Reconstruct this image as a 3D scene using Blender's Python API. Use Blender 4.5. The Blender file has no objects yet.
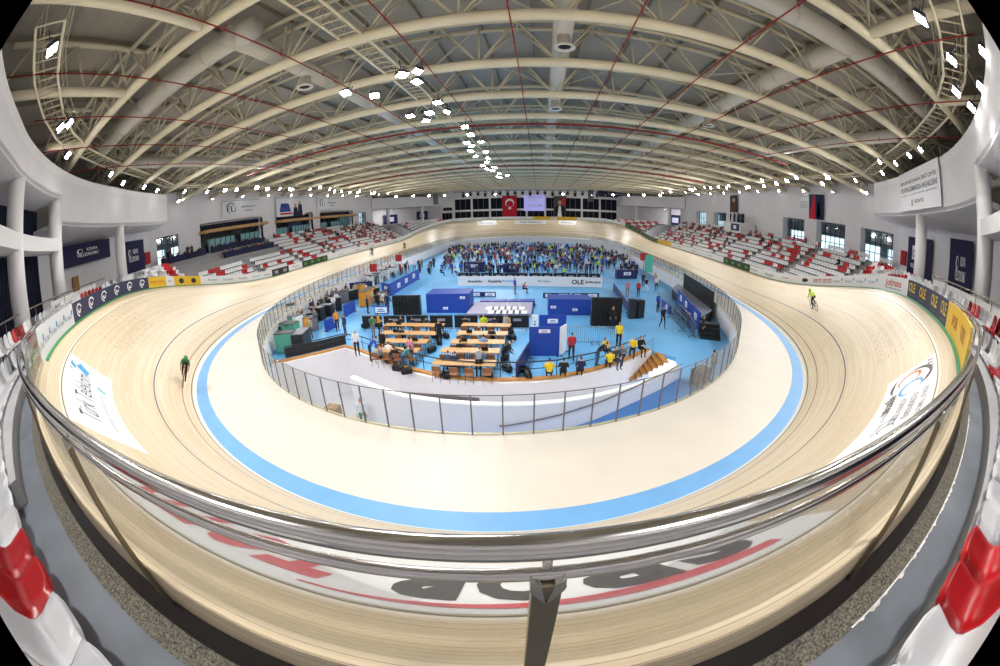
import bpy, bmesh, math, random
from mathutils import Vector, Matrix
random.seed(7)
PI = math.pi
scene = bpy.context.scene
COL = scene.collection

# ------------------------------------------------------------------ camera
CX, CY, CZ, YAW, PITCH, ROLL, FPX = 2.8033, -5.4473, 6.2568, 0.1077, 0.3120, 0.0200, 380.1
cam = bpy.data.cameras.new('camera'); cam_o = bpy.data.objects.new('camera', cam); COL.objects.link(cam_o)
cam.type = 'PANO'; cam.sensor_width = 36.0; cam.clip_start = 0.02; cam.clip_end = 400
cam.panorama_type = 'FISHEYE_EQUISOLID'
cam.fisheye_lens = FPX/1000*36.0
cam.fisheye_fov = math.radians(196)
def _basis():
    cy, sy, cp, sp = math.cos(YAW), math.sin(YAW), math.cos(PITCH), math.sin(PITCH)
    right = Vector((cy, sy, 0)); fwd = Vector((-sy*cp, cy*cp, -sp)); up = Vector((-sy*sp, cy*sp, cp))
    cr, sr = math.cos(ROLL), math.sin(ROLL)
    return right*cr + up*sr*-1, up*cr + right*sr, fwd, right, up
_r, _u, _f, RIGHT0, UP0 = _basis()
cam_o.matrix_world = Matrix(((_r.x, _u.x, -_f.x, CX), (_r.y, _u.y, -_f.y, CY), (_r.z, _u.z, -_f.z, CZ), (0, 0, 0, 1)))
scene.camera = cam_o
def ray(px, py):
    dx, dy = px-500, 333-py
    r = math.hypot(dx, dy); a = math.atan2(dy, dx)-ROLL
    th = 2*math.asin(min(1, r/2/FPX))
    return RIGHT0*(math.sin(th)*math.cos(a)) + UP0*(math.sin(th)*math.sin(a)) + _f*math.cos(th)
CAM = Vector((CX, CY, CZ))
ZI = -1.4      # level of the sunken infield
def at(px, py, z=ZI):
    d = ray(px, py); return CAM + d*((z-CZ)/d.z)
def project(v):
    d = Vector(v)-CAM; x, up, fw = d.dot(RIGHT0), d.dot(UP0), d.dot(_f); th = math.atan2(math.hypot(x, up), fw); r = 2*FPX*math.sin(th/2); t = math.atan2(up, x)+ROLL
    return 500+r*math.cos(t), 333-r*math.sin(t)
def on_x(px, py, x):
    d = ray(px, py); return CAM + d*((x-CX)/d.x)
def on_y(px, py, y):
    d = ray(px, py); return CAM + d*((y-CY)/d.y)

# ------------------------------------------------------------------ colour / materials
def lin(h):
    h = h.lstrip('#'); v = [int(h[i:i+2], 16)/255 for i in (0, 2, 4)]
    return tuple(c/12.92 if c <= .04045 else ((c+.055)/1.055)**2.4 for c in v)
MATS = {}
def M(name, col, rough=.5, metal=0.0, var=.06, scale=6.0, bump=0.0, spec=.5, emit=0.0):
    if name in MATS: return MATS[name]
    m = bpy.data.materials.new(name); m.use_nodes = True; nt = m.node_tree; b = nt.nodes['Principled BSDF']
    c = lin(col) if isinstance(col, str) else col
    tc = nt.nodes.new('ShaderNodeTexCoord'); nz = nt.nodes.new('ShaderNodeTexNoise'); nz.inputs['Scale'].default_value = scale
    nt.links.new(tc.outputs['Object'], nz.inputs['Vector'])
    rp = nt.nodes.new('ShaderNodeValToRGB')
    rp.color_ramp.elements[0].position = .3; rp.color_ramp.elements[1].position = .7
    rp.color_ramp.elements[0].color = (*[x*(1-var) for x in c], 1); rp.color_ramp.elements[1].color = (*[min(1, x*(1+var)) for x in c], 1)
    nt.links.new(nz.outputs['Fac'], rp.inputs['Fac']); nt.links.new(rp.outputs['Color'], b.inputs['Base Color'])
    b.inputs['Roughness'].default_value = rough; b.inputs['Metallic'].default_value = metal
    b.inputs['Specular IOR Level'].default_value = spec
    if bump:
        bp = nt.nodes.new('ShaderNodeBump'); bp.inputs['Strength'].default_value = bump
        nt.links.new(nz.outputs['Fac'], bp.inputs['Height']); nt.links.new(bp.outputs['Normal'], b.inputs['Normal'])
    if emit:
        b.inputs['Emission Color'].default_value = (*c, 1); b.inputs['Emission Strength'].default_value = emit
    m.diffuse_color = (*c, 1)
    MATS[name] = m; return m
def glass(name, tint=(1, 1, 1), gloss=.06):
    m = bpy.data.materials.new(name); m.use_nodes = True; nt = m.node_tree; nt.nodes.clear()
    o = nt.nodes.new('ShaderNodeOutputMaterial'); mx = nt.nodes.new('ShaderNodeMixShader')
    t = nt.nodes.new('ShaderNodeBsdfTransparent'); g = nt.nodes.new('ShaderNodeBsdfGlossy')
    fr = nt.nodes.new('ShaderNodeFresnel'); fr.inputs['IOR'].default_value = 1.15
    ad = nt.nodes.new('ShaderNodeMath'); ad.operation = 'MULTIPLY_ADD'; ad.inputs[1].default_value = .5; ad.inputs[2].default_value = gloss*.3; ad.use_clamp = True
    nt.links.new(fr.outputs[0], ad.inputs[0]); nt.links.new(ad.outputs[0], mx.inputs[0])
    t.inputs[0].default_value = (*tint, 1); g.inputs['Roughness'].default_value = .05
    nt.links.new(t.outputs[0], mx.inputs[1]); nt.links.new(g.outputs[0], mx.inputs[2]); nt.links.new(mx.outputs[0], o.inputs[0])
    MATS[name] = m; return m

# ------------------------------------------------------------------ mesh builder
class MB:
    def __init__(s): s.v = []; s.f = []; s.m = []; s.uv = None; s.smooth = []
    def add(s, vs, fs, mi=0, sm=False):
        o = len(s.v); s.v += [tuple(v) for v in vs]
        for f in fs: s.f.append(tuple(i+o for i in f)); s.m.append(mi); s.smooth.append(sm)
    def box(s, c, d, rz=0.0, mi=0, rot=None):
        R = rot or Matrix.Rotation(rz, 3, 'Z'); c = Vector(c)
        vs = [c + R @ Vector((x*d[0]/2, y*d[1]/2, z*d[2]/2)) for x in (-1, 1) for y in (-1, 1) for z in (-1, 1)]
        s.add(vs, [(0, 1, 3, 2), (4, 6, 7, 5), (0, 4, 5, 1), (2, 3, 7, 6), (0, 2, 6, 4), (1, 5, 7, 3)], mi)
    def bbox(s, c, d, rz=0.0, bev=.02, mi=0, rot=None):   # chamfered box
        R = rot or Matrix.Rotation(rz, 3, 'Z'); c = Vector(c); bm = bmesh.new(); bmesh.ops.create_cube(bm, size=1)
        for v in bm.verts: v.co = Vector((v.co.x*d[0], v.co.y*d[1], v.co.z*d[2]))
        bmesh.ops.bevel(bm, geom=bm.edges[:], offset=min(bev, min(d)*.45), segments=2, affect='EDGES', profile=.6)
        bm.verts.index_update(); s.add([c + R @ v.co for v in bm.verts], [[v.index for v in f.verts] for f in bm.faces], mi); bm.free()
    def wall(s, pts, z0, z1, t, mi=0, closed=False):      # vertical slab along a polyline; z0,z1 numbers or lists; thickness t to the left
        n = len(pts); L = []
        Z0 = z0 if isinstance(z0, (list, tuple)) else [z0]*n; Z1 = z1 if isinstance(z1, (list, tuple)) else [z1]*n
        for i in range(n):
            a = Vector(pts[(i-1) % n if closed else max(i-1, 0)][:2]); b = Vector(pts[(i+1) % n if closed else min(i+1, n-1)][:2])
            d = (b-a).normalized(); nn = Vector((-d.y, d.x))*t; p = Vector(pts[i][:2]); q = p+nn
            L.append([(p.x, p.y, Z0[i]), (p.x, p.y, Z1[i]), (q.x, q.y, Z1[i]), (q.x, q.y, Z0[i])])
        s.loops(L, mi, closed)
    def loops(s, L, mi=0, closed=False, caps=True, sm=False):
        k = len(L[0]); n = len(L); fs = []
        for i in range(n if closed else n-1):
            j = (i+1) % n
            for a in range(k):
                b = (a+1) % k; fs.append((i*k+a, i*k+b, j*k+b, j*k+a))
        if caps and not closed: fs += [tuple(range(k))[::-1], tuple((n-1)*k+a for a in range(k))]
        s.add([v for l in L for v in l], fs, mi, sm)
    def tube(s, pts, r, n=8, mi=0, closed=False):
        pts = [Vector(p) for p in pts]; L = []; N = len(pts); up = None
        for i, p in enumerate(pts):
            a = pts[(i-1) % N] if (closed or i > 0) else p; b = pts[(i+1) % N] if (closed or i < N-1) else p
            d = (b-a)
            if d.length < 1e-9: d = Vector((0, 0, 1))
            d.normalize()
            if up is None: up = Vector((0, 0, 1)) if abs(d.z) < .95 else Vector((0, 1, 0))
            x = d.cross(up)
            if x.length < 1e-4: x = d.orthogonal()
            x.normalize(); y = x.cross(d).normalized(); up = y
            rr = r[i] if isinstance(r, (list, tuple)) else r
            L.append([p + x*(rr*math.cos(2*PI*k/n)) + y*(rr*math.sin(2*PI*k/n)) for k in range(n)])
        s.loops(L, mi, closed, True, True)
    def lathe(s, c, prof, n=16, mi=0, axis='Z', sm=True):
        c = Vector(c); L = []
        for r, z in prof:
            L.append([c + Vector((r*math.cos(2*PI*k/n), r*math.sin(2*PI*k/n), z)) for k in range(n)])
        s.loops(L, mi, False, True, sm)
    def poly(s, pts, z0, z1, mi=0):                         # extruded polygon
        n = len(pts); vs = [(p[0], p[1], z0) for p in pts]+[(p[0], p[1], z1) for p in pts]
        s.add(vs, [tuple(range(n))[::-1], tuple(range(n, 2*n))]+[(i, (i+1) % n, n+(i+1) % n, n+i) for i in range(n)], mi)
    def mesh(s, name, mats):
        me = bpy.data.meshes.new(name); me.from_pydata(s.v, [], s.f)
        for m in (mats if isinstance(mats, (list, tuple)) else [mats]): me.materials.append(m)
        me.polygons.foreach_set('material_index', s.m); me.polygons.foreach_set('use_smooth', s.smooth)
        if s.uv:
            ul = me.uv_layers.new(name='UVMap')
            for lp in me.loops: ul.data[lp.index].uv = s.uv[lp.vertex_index]
        me.validate(); me.update()
        bm = bmesh.new(); bm.from_mesh(me); bmesh.ops.recalc_face_normals(bm, faces=bm.faces[:]); bm.to_mesh(me); bm.free()
        return me
    def build(s, name, mats, parent=None, loc=None, rz=0.0):
        o = bpy.data.objects.new(name, s.mesh(name, mats)); COL.objects.link(o)
        if parent: o.parent = parent
        if loc is not None: o.location = loc; o.rotation_euler = (0, 0, rz)
        return o
def empty(name, loc, rz=0.0):
    o = bpy.data.objects.new(name, None); COL.objects.link(o); o.location = loc; o.rotation_euler = (0, 0, rz); o.empty_display_size = .2; return o
ORD = ['first', 'second', 'third', 'fourth', 'fifth', 'sixth', 'seventh', 'eighth', 'ninth', 'tenth', 'eleventh', 'twelfth', 'thirteenth', 'fourteenth', 'fifteenth', 'sixteenth', 'seventeenth', 'eighteenth', 'nineteenth', 'twentieth']
for _t in ('twenty', 'thirty', 'forty', 'fifty', 'sixty', 'seventy', 'eighty', 'ninety'):
    if _t != 'twenty': ORD.append(_t[:-1]+'ieth')
    ORD += [_t+'-'+o for o in ORD[:9]]
def tag(o, label, cat, group=None, kind=None):
    o['label'] = label; o['category'] = cat
    if group: o['group'] = group
    if kind: o['kind'] = kind
    return o
def struct(o, label=None):
    o['kind'] = 'structure'
    if label: o['label'] = label
    return o
def copy_tree(o, loc=None, rz=None, parent=None):
    c = o.copy(); COL.objects.link(c)
    if parent: c.parent = parent
    for ch in o.children: copy_tree(ch, parent=c)
    if loc is not None: c.location = loc
    if rz is not None: c.rotation_euler = (0, 0, rz)
    return c
def child(mesh_builder, name, mats, parent):
    return mesh_builder.build(name, mats, parent)

# ------------------------------------------------------------------ text
_tcache = {}
def text_geo(txt, bold=0.0):
    """filled letters as (verts 2D, faces); height of a capital ~0.7"""
    k = (txt, bold)
    if k in _tcache: return _tcache[k]
    cu = bpy.data.curves.new('t', 'FONT'); cu.body = txt; cu.size = 1; cu.fill_mode = 'FRONT'; cu.offset = bold; cu.resolution_u = 3
    o = bpy.data.objects.new('t', cu); COL.objects.link(o)
    dg = bpy.context.evaluated_depsgraph_get(); me = bpy.data.meshes.new_from_object(o.evaluated_get(dg))
    vs = [(v.co.x, v.co.y) for v in me.vertices]; fs = [tuple(p.vertices) for p in me.polygons]
    bpy.data.objects.remove(o); bpy.data.curves.remove(cu); bpy.data.meshes.remove(me)
    _tcache[k] = (vs, fs); return vs, fs
def text_into(mb, txt, u0, v0, w, h, fn, mi=0, bold=0.02, sub=0.0):
    """letters fitted into the box u0..u0+w, v0..v0+h and mapped to space by fn(u, v)"""
    vs, fs = text_geo(txt, bold)
    if not vs: return
    x0 = min(v[0] for v in vs); x1 = max(v[0] for v in vs); y0 = min(v[1] for v in vs); y1 = max(v[1] for v in vs)
    P = [(u0+(x-x0)/(x1-x0)*w, v0+(y-y0)/(y1-y0)*h) for x, y in vs]
    if sub:
        bm = bmesh.new(); bv = [bm.verts.new((p[0], p[1], 0)) for p in P]
        for f in fs:
            try: bm.faces.new([bv[i] for i in f])
            except ValueError: pass
        bmesh.ops.triangulate(bm, faces=bm.faces[:])
        for _ in range(4):
            e = [x for x in bm.edges if x.calc_length() > sub]
            if not e: break
            bmesh.ops.subdivide_edges(bm, edges=e, cuts=1); bmesh.ops.triangulate(bm, faces=bm.faces[:])
        bm.verts.index_update(); P = [(v.co.x, v.co.y) for v in bm.verts]; fs = [tuple(v.index for v in f.verts) for f in bm.faces]; bm.free()
    mb.add([fn(u, v) for u, v in P], fs, mi)
def quad_into(mb, pts, fn, mi=0, n=1):
    mb.add([fn(u, v) for u, v in pts], [tuple(range(len(pts)))], mi)

# ------------------------------------------------------------------ the oval
PER, S1, S2, B0, B1, BP, W, BW = 250.0, 16.6341, 44.6207, 11.6358, 43.8191, 1.4187, 7.0761, 0.62
NQ = 500
def _oval():
    q = PER/4; k0 = (PI/2)/(S1+(S2-S1)/2); ds = q/NQ
    S = [i*ds for i in range(NQ+1)]; kap = []
    for s in S:
        t = min(1, max(0, (s-S1)/(S2-S1))); kap.append(1-(3*t*t-2*t**3))
    th = [0]; x = [0]; y = [0]
    for i in range(NQ): th.append(th[-1]+(kap[i]+kap[i+1])/2*ds*k0)
    for i in range(NQ):
        x.append(x[-1]+(math.cos(th[i])+math.cos(th[i+1]))/2*ds); y.append(y[-1]+(math.sin(th[i])+math.sin(th[i+1]))/2*ds)
    return [(x[i], y[i], math.sin(th[i]), -math.cos(th[i]), kap[i]) for i in range(NQ+1)]
_Q = _oval(); YH = _Q[-1][1]
def P0(s):
    """s measured from the near apex, positive to the right; gives x, y, outward normal, curvature share"""
    s = s % PER; q = PER/4
    def qq(a):
        f = a/q*NQ; i = min(NQ-1, int(f)); t = f-i
        return [_Q[i][k]*(1-t)+_Q[i+1][k]*t for k in range(5)]
    if s <= q: x, y, nx, ny, k = qq(s)
    elif s <= 2*q: x, y, nx, ny, k = qq(2*q-s); y = 2*YH-y; ny = -ny
    elif s <= 3*q: x, y, nx, ny, k = qq(s-2*q); x = -x; nx = -nx; y = 2*YH-y; ny = -ny
    else: x, y, nx, ny, k = qq(4*q-s); x = -x; nx = -nx
    return x, y, nx, ny, k
def beta(k): return math.radians(B0+(B1-B0)*max(k, 0)**BP)
def trk(s, d, h=0.0):
    """point on the banked surface, d metres up the slope from the datum, h above it"""
    x, y, nx, ny, k = P0(s); b = beta(k)
    r = d*math.cos(b)-h*math.sin(b); z = d*math.sin(b)+h*math.cos(b)
    return Vector((x+nx*r, y+ny*r, z))
def edge(s, dr=0.0, h=0.0):
    x, y, nx, ny, k = P0(s); b = beta(k); r = W*math.cos(b)+dr
    return Vector((x+nx*r, y+ny*r, W*math.sin(b)+h))
def flat(s, d, z=0.0):
    x, y, nx, ny, k = P0(s); return Vector((x+nx*d, y+ny*d, z))
def s_of(x, y):
    best = min(range(2500), key=lambda i: (P0(i*.1)[0]-x)**2+(P0(i*.1)[1]-y)**2); v = best*.1
    return v if v < PER/2 else v-PER
def d_of(px, py):
    """pixel -> (s, d) on the bank"""
    d = ray(px, py); t = .3
    while t < 60:
        w = CAM+d*t; s = s_of(w.x, w.y) if False else None
        t += .5
    return None
def frange(a, b, st):
    n = max(1, int(round(abs(b-a)/st))); return [a+(b-a)*i/n for i in range(n+1)]
# ================================================================== SETTING
def node_mat(name):
    m = bpy.data.materials.new(name); m.use_nodes = True; MATS[name] = m; return m, m.node_tree, m.node_tree.nodes['Principled BSDF']
def track_material():
    """timber boards running along the track (UV: u along, v up the slope), with the three painted lines"""
    m, nt, b = node_mat('track_timber'); N, L = nt.nodes, nt.links
    def mth(op, a, c=None, clamp=False):
        n = N.new('ShaderNodeMath'); n.operation = op; n.use_clamp = clamp
        for i, x in enumerate((a, c)):
            if x is None: continue
            if hasattr(x, 'links'): L.new(x, n.inputs[i])
            else: n.inputs[i].default_value = x
        return n.outputs[0]
    uv = N.new('ShaderNodeUVMap'); sp = N.new('ShaderNodeSeparateXYZ'); L.new(uv.outputs[0], sp.inputs[0]); u, v = sp.outputs[0], sp.outputs[1]
    lane = mth('FLOOR', mth('DIVIDE', v, .085)); cb = N.new('ShaderNodeCombineXYZ')
    L.new(lane, cb.inputs[1]); off = N.new('ShaderNodeTexWhiteNoise'); off.noise_dimensions = '1D'; L.new(lane, off.inputs['W'])
    L.new(mth('FLOOR', mth('DIVIDE', mth('ADD', u, mth('MULTIPLY', off.outputs['Value'], 6.)), 5.)), cb.inputs[0])
    wn = N.new('ShaderNodeTexWhiteNoise'); wn.noise_dimensions = '2D'; L.new(cb.outputs[0], wn.inputs['Vector'])
    gr = N.new('ShaderNodeTexNoise'); mp = N.new('ShaderNodeMapping'); mp.inputs['Scale'].default_value = (.9, 26, 1); L.new(uv.outputs[0], mp.inputs[0]); L.new(mp.outputs[0], gr.inputs['Vector']); gr.inputs['Scale'].default_value = 1.5; gr.inputs['Detail'].default_value = 5
    big = N.new('ShaderNodeTexNoise'); mp2 = N.new('ShaderNodeMapping'); mp2.inputs['Scale'].default_value = (.12, .5, 1); L.new(uv.outputs[0], mp2.inputs[0]); L.new(mp2.outputs[0], big.inputs['Vector']); big.inputs['Scale'].default_value = 1.0
    f = mth('ADD', mth('MULTIPLY', wn.outputs['Value'], .28), mth('ADD', mth('MULTIPLY', gr.outputs['Fac'], .5), mth('MULTIPLY', big.outputs['Fac'], .35)))
    rp = N.new('ShaderNodeValToRGB'); L.new(f, rp.inputs[0])
    rp.color_ramp.elements[0].position = .25; rp.color_ramp.elements[0].color = (*lin('ceb890'), 1)
    rp.color_ramp.elements[1].position = .85; rp.color_ramp.elements[1].color = (*lin('e1d5bd'), 1)
    e = rp.color_ramp.elements.new(.55); e.color = (*lin('d9c7a8'), 1)
    col = rp.outputs[0]
    def over(mask, c):
        nonlocal col
        mx = N.new('ShaderNodeMix'); mx.data_type = 'RGBA'; L.new(mask, mx.inputs[0]); L.new(col, mx.inputs[6]); mx.inputs[7].default_value = (*c, 1); col = mx.outputs[2]
    # seams between every fourth board, small nail heads
    fr = mth('FRACT', mth('DIVIDE', v, .085)); over(mth('MULTIPLY', mth('LESS_THAN', fr, .075), mth('ADD', mth('MULTIPLY', off.outputs['Value'], .5), .35)), lin('6b5232'))
    nail = N.new('ShaderNodeTexVoronoi'); mp3 = N.new('ShaderNodeMapping'); mp3.inputs['Scale'].default_value = (2.2, 7, 1); L.new(uv.outputs[0], mp3.inputs[0]); L.new(mp3.outputs[0], nail.inputs['Vector']); nail.inputs['Scale'].default_value = 1.0
    over(mth('MULTIPLY', mth('LESS_THAN', nail.outputs['Distance'], .035), .7), lin('5d4a33'))
    def line(c, w, colr, k=1.0): over(mth('MULTIPLY', mth('LESS_THAN', mth('ABSOLUTE', mth('SUBTRACT', v, c)), w/2), k), colr)
    line(.10, .2, lin('f0ece4'), .9); line(.30, .05, lin('2a2622')); line(.85, .05, lin('8e4a3a')); line(2.42, .06, lin('2f3b66'))
    line(W-.66, .03, lin('2c2118')); line(W-.615, .06, lin('f2e8d6'))
    L.new(col, b.inputs['Base Color']); b.inputs['Roughness'].default_value = .42; b.inputs['Specular IOR Level'].default_value = .35
    return m
mTrack = track_material()
def slab(prof, ss, mat, name, closed=True, flip=False, uvf=None, parent=None):
    """sweep: prof(s) -> list of points; a closed section"""
    mb = MB(); mb.loops([prof(s) for s in ss], 0, closed, True)
    if uvf: mb.uv = [uvf(s, k) for s in ss for k in range(len(prof(ss[0])))]
    return mb.build(name, mat, parent)
SS = [i*PER/500 for i in range(500)]
# track surface (UV needs an open seam, so repeat the last ring)
def _track():
    mb = MB(); nd = 16; ss = [-125+i*.5 for i in range(501)]; uv = []
    for s in ss:
        for k in range(nd+1):
            d = W*k/nd; mb.v.append(tuple(trk(s, d))); uv.append((s+125, d))
        for q, v in ((edge(s, .085, .065), W+.14), (edge(s, .095, .055), W+.16), (edge(s, .095, -.5), W+.7), (flat(s, 0, -.55), -.1)): mb.v.append(tuple(q)); uv.append((s+125, v))
    n = nd+5
    for i in range(500):
        for k in range(n-1): mb.f.append((i*n+k, i*n+k+1, (i+1)*n+k+1, (i+1)*n+k)); mb.m.append(0); mb.smooth.append(k < nd)
    mb.uv = uv
    o = mb.build('floor_track', mTrack); return struct(o, 'banked pale timber cycling track running round the whole hall')
track_o = _track()
# flat blue band and apron
mBlue = M('blue_band_paint', '6ea6da', .5, var=.05, scale=1.2)
mApron = M('apron_paint', 'd8d0c4', .45, var=.03, scale=.6)
struct(slab(lambda s: [flat(s, 0, 0), flat(s, -BW, 0), flat(s, -BW, -.2), flat(s, 0, -.2)], SS, mBlue, 'floor_blue_band'), 'light blue band at the foot of the banking')
def inset(s):
    k = max(0, P0(s)[4]); return 2.15+1.75*k**.8
struct(slab(lambda s: [flat(s, -BW, 0), flat(s, -inset(s), 0), flat(s, -inset(s), -.3), flat(s, -BW, -.3)], SS, mApron, 'floor_apron'), 'cream flat apron between blue band and infield fence')
# green strip at the foot of the boards
mGreen = M('green_strip', '2f8f4e', .5)
struct(slab(lambda s: [trk(s, W-.10, .003), trk(s, W, .003), trk(s, W, .02), trk(s, W-.10, .02)], [x*.5 for x in range(13, 488)], mGreen, 'trim_green', closed=False), 'green strip painted along the foot of the advertising boards')

# ------------------------------------------------------------------ infield deck, crescent well, ramp
def px_line(P, z): return [tuple(at(*q, z)[:2]) for q in P]
RIM = px_line([(272, 363.5), (286, 361.5), (300, 358.5), (322, 353.5), (345, 347.5), (358, 351), (375, 357.5), (400, 368), (440, 377.5), (470, 380.5), (500, 381.5), (530, 381), (560, 378.5), (600, 369.5), (625, 361), (650, 350)], ZI)
RCOR = 4      # index of the left corner in RIM
def fence_pt(s, z=0): return flat(s, -inset(s)-.02, z)
def seg(a, b, st):
    n = max(1, round(abs(b-a)/st)); return [a+(b-a)*i/n for i in range(n+1)]
def s_fence(x, y): return min(seg(-60, 60, .25), key=lambda s: (fence_pt(s).x-x)**2+(fence_pt(s).y-y)**2)
RIDGE = px_line([(350, 377), (360, 381.5), (375, 388), (400, 396), (440, 402), (470, 404.5), (500, 405.5), (530, 405), (560, 402.5), (600, 396), (640, 385.5), (662, 376), (680, 366)], -.7)
STT = tuple(at(676, 357.5)[:2])
sfl = s_fence(*RIM[0]); sfr = s_fence(RIDGE[-1][0]+1.6, RIDGE[-1][1]-1.4)
deck = [tuple(fence_pt(s)[:2]) for s in seg(sfr, 250+sfl, 1.0)] + RIM + [STT, (RIDGE[-1][0]+.1, RIDGE[-1][1]+.1)]
def infield_mat():
    m = M('infield_blue', '66aee4', .5, var=.10, scale=.35); return m
mb = MB(); mb.poly(deck, ZI-.25, ZI)
struct(mb.build('floor_infield', infield_mat()), 'light blue painted infield floor inside the track')
mWhite = M('white_wall_paint', 'e6e5ea', .6, var=.02, scale=1.0)
mWood = M('rim_wood', 'c08a4a', .5, var=.15, scale=5)
# face of the deck under its rim, wooden edge on top, white wall under the fence
mb = MB(); mb.wall(RIM, -4.6, ZI-.01, -.18); struct(mb.build('wall_well', mWhite), 'white curved wall under the wooden rim of the infield deck')
mb = MB(); mb.wall(RIM, ZI-.12, ZI+.10, .26); tag(mb.build('deck_edging', mWood), 'curved wooden edging along the near rim of the infield deck', 'edging')
mb = MB(); mb.wall([tuple(fence_pt(s)[:2]) for s in seg(0, 249, 1.0)], -4.6, -.012, -.12, closed=True); struct(mb.build('wall_retaining', mWhite), 'white retaining wall under the infield fence')
mb = MB(); mb.wall(RIDGE, -4.6, -.75, .22); struct(mb.build('wall_ridge', mWhite), 'white curved parapet wall in the middle of the sunken ramp')
mb = MB(); mb.wall([(x, y-.02) for x, y in RIDGE], -.75, -.68, .27); struct(mb.build('trim_ridge', M('white_coping', 'f6f5f2', .5)))
RXE = RIDGE[-1][0]
def ramp_z(x): return max(-4.4, min(ZI, ZI-(RXE-2.5-x)*.17))
def ramp():
    mb = MB(); L = []
    for i in range(13, 41):
        t = i/40; j = t*(len(RIDGE)-1); k = min(len(RIDGE)-2, int(j)); f = j-k
        a = Vector(RIDGE[k]).lerp(Vector(RIDGE[k+1]), f)
        b = min((fence_pt(s) for s in seg(-16, 18, .5)), key=lambda q: (q.x-a.x)**2+(q.y-a.y)**2)
        z = ramp_z(a.x); L.append([(a.x, a.y, z), (b.x, b.y, z), (b.x, b.y, z-.2), (a.x, a.y, z-.2)])
    e = Vector(deck[-1]); g = fence_pt(sfr); L.append([(e.x, e.y, ZI-.004), (g.x, g.y, ZI-.004), (g.x, g.y, ZI-.2), (e.x, e.y, ZI-.2)])
    mb.loops(L, 0, False); return mb.build('floor_ramp', M('ramp_blue', '3f7fc4', .5, var=.06, scale=.6))
def clampin(v, m=.4):   # keeps a point inside the infield fence
    x, y = v[0], v[1]; s = s_of(x, y); q = P0(s); o = (x-q[0])*q[2]+(y-q[1])*q[3]; lim = -inset(s)-.14-m
    return v if o <= lim else Vector((q[0]+q[2]*lim, q[1]+q[3]*lim, v[2] if len(v) > 2 else ZI))
struct(ramp(), 'blue ramp between infield fence and white parapet')
mb = MB(); mb.poly([tuple(fence_pt(sfl)[:2])]+RIM+[STT]+RIDGE[::-1], -4.6, -4.4); struct(mb.build('floor_well', M('well_floor', 'c9c8cc', .6)))
lp = [tuple(fence_pt(s)[:2]) for s in seg(sfl, 8, 1.0)]
mb = MB(); mb.poly([tuple(RIM[0])]+RIM[1:RCOR+1]+RIDGE[:9]+lp[::-1], -4.6, -4.38); struct(mb.build('floor_tunnel', MATS['well_floor']))
# dark grille in the well wall, wooden stairs, handrails
def on_wall(x, z, dy=-.2):   # along the deck face
    for a, b in zip(RIM[RCOR:], RIM[RCOR+1:]):
        if a[0] <= x <= b[0]: f = (x-a[0])/(b[0]-a[0]); return Vector((x, a[1]+(b[1]-a[1])*f+dy, z))
gy = RIM[9][1]-.3; gx0, gx1 = on_y(389, 393, RIM[8][1]-.3).x, on_y(479, 400, gy).x
def gz(x, top): f = (x-gx0)/(gx1-gx0); w = on_wall(x, 0); px = 389+90*f; return on_y(px, (390.5 if top else 395.5)+(7.5 if top else 8.5)*f, w.y).z
mb = MB(); L = []; GX = seg(gx0, gx1, .25)
for x in GX:
    p = on_wall(x, 0); h0, h1 = gz(x, False), gz(x, True)
    L.append([p+Vector((0, -.06, h0)), p+Vector((0, -.06, h1)), p+Vector((0, .05, h1)), p+Vector((0, .05, h0))])
mb.loops(L)
for k in range(3): mb.tube([on_wall(x, gz(x, False)+(gz(x, True)-gz(x, False))*(.25+.25*k))+Vector((0, -.07, 0)) for x in GX], .012, 6)
tag(mb.build('wall_grille', M('grille_brown', '6b6068', .6)), 'long dark ventilation grille in the white wall under the deck rim', 'grille')
sa, sb = at(652, 353.5), at(676, 357.5); sm = (sa+sb)/2; ax = (at(634, 384, -3.2)-sm); ax.z = 0; ax.normalize(); wd_ = (sb-sa).length+.4
st = empty('wooden_stairs', sm); tag(st, 'short flight of wooden stairs going down from infield into the well', 'stairs')
for k in range(7):
    mb = MB(); c = ax*(.15+.3*k); mb.box((c.x, c.y, -.05-.17*k), (.34, wd_, .08), math.atan2(ax.y, ax.x)); mb.build('tread', mWood, st)
    mb = MB(); c = ax*(.30+.3*k); mb.box((c.x, c.y, -.15-.17*k), (.03, wd_, .15), math.atan2(ax.y, ax.x)); mb.build('riser', M('riser_wood', '8a5a2a', .6), st)
mDarkMetal = M('dark_rail', '3a3a3e', .4, .6)
mSteel = M('brushed_steel', '9a9894', .3, .9, var=.04)
hr = MB(); h0 = sa+Vector((0, 0, .9)); h1 = h0+ax*2.4+Vector((0, 0, -1.35)); hr.tube([sa, h0, h1, h1+Vector((0, 0, -1.0))], .025)
tag(hr.build('stair_handrail', mSteel), 'sloping steel handrail beside the wooden stairs', 'handrail')
hr = MB(); pts = []
for i in range(len(RIDGE)*4-3):
    k, f = divmod(i, 4); f /= 4; k2 = min(k+1, len(RIDGE)-1); a = Vector(RIDGE[k]).lerp(Vector(RIDGE[k2]), f)
    if a.x > 1.2: pts.append((a.x+.0, a.y-.12, ramp_z(a.x)+.85))
hr.tube(pts, .03)
for q in pts[::5]: hr.tube([q, (q[0], q[1]+.12, q[2])], .015)
tag(hr.build('ramp_handrail', M('ramp_rail_brown', '7a6a66', .5, .3)), 'brown handrail fixed along the white parapet of the ramp', 'handrail')
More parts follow.
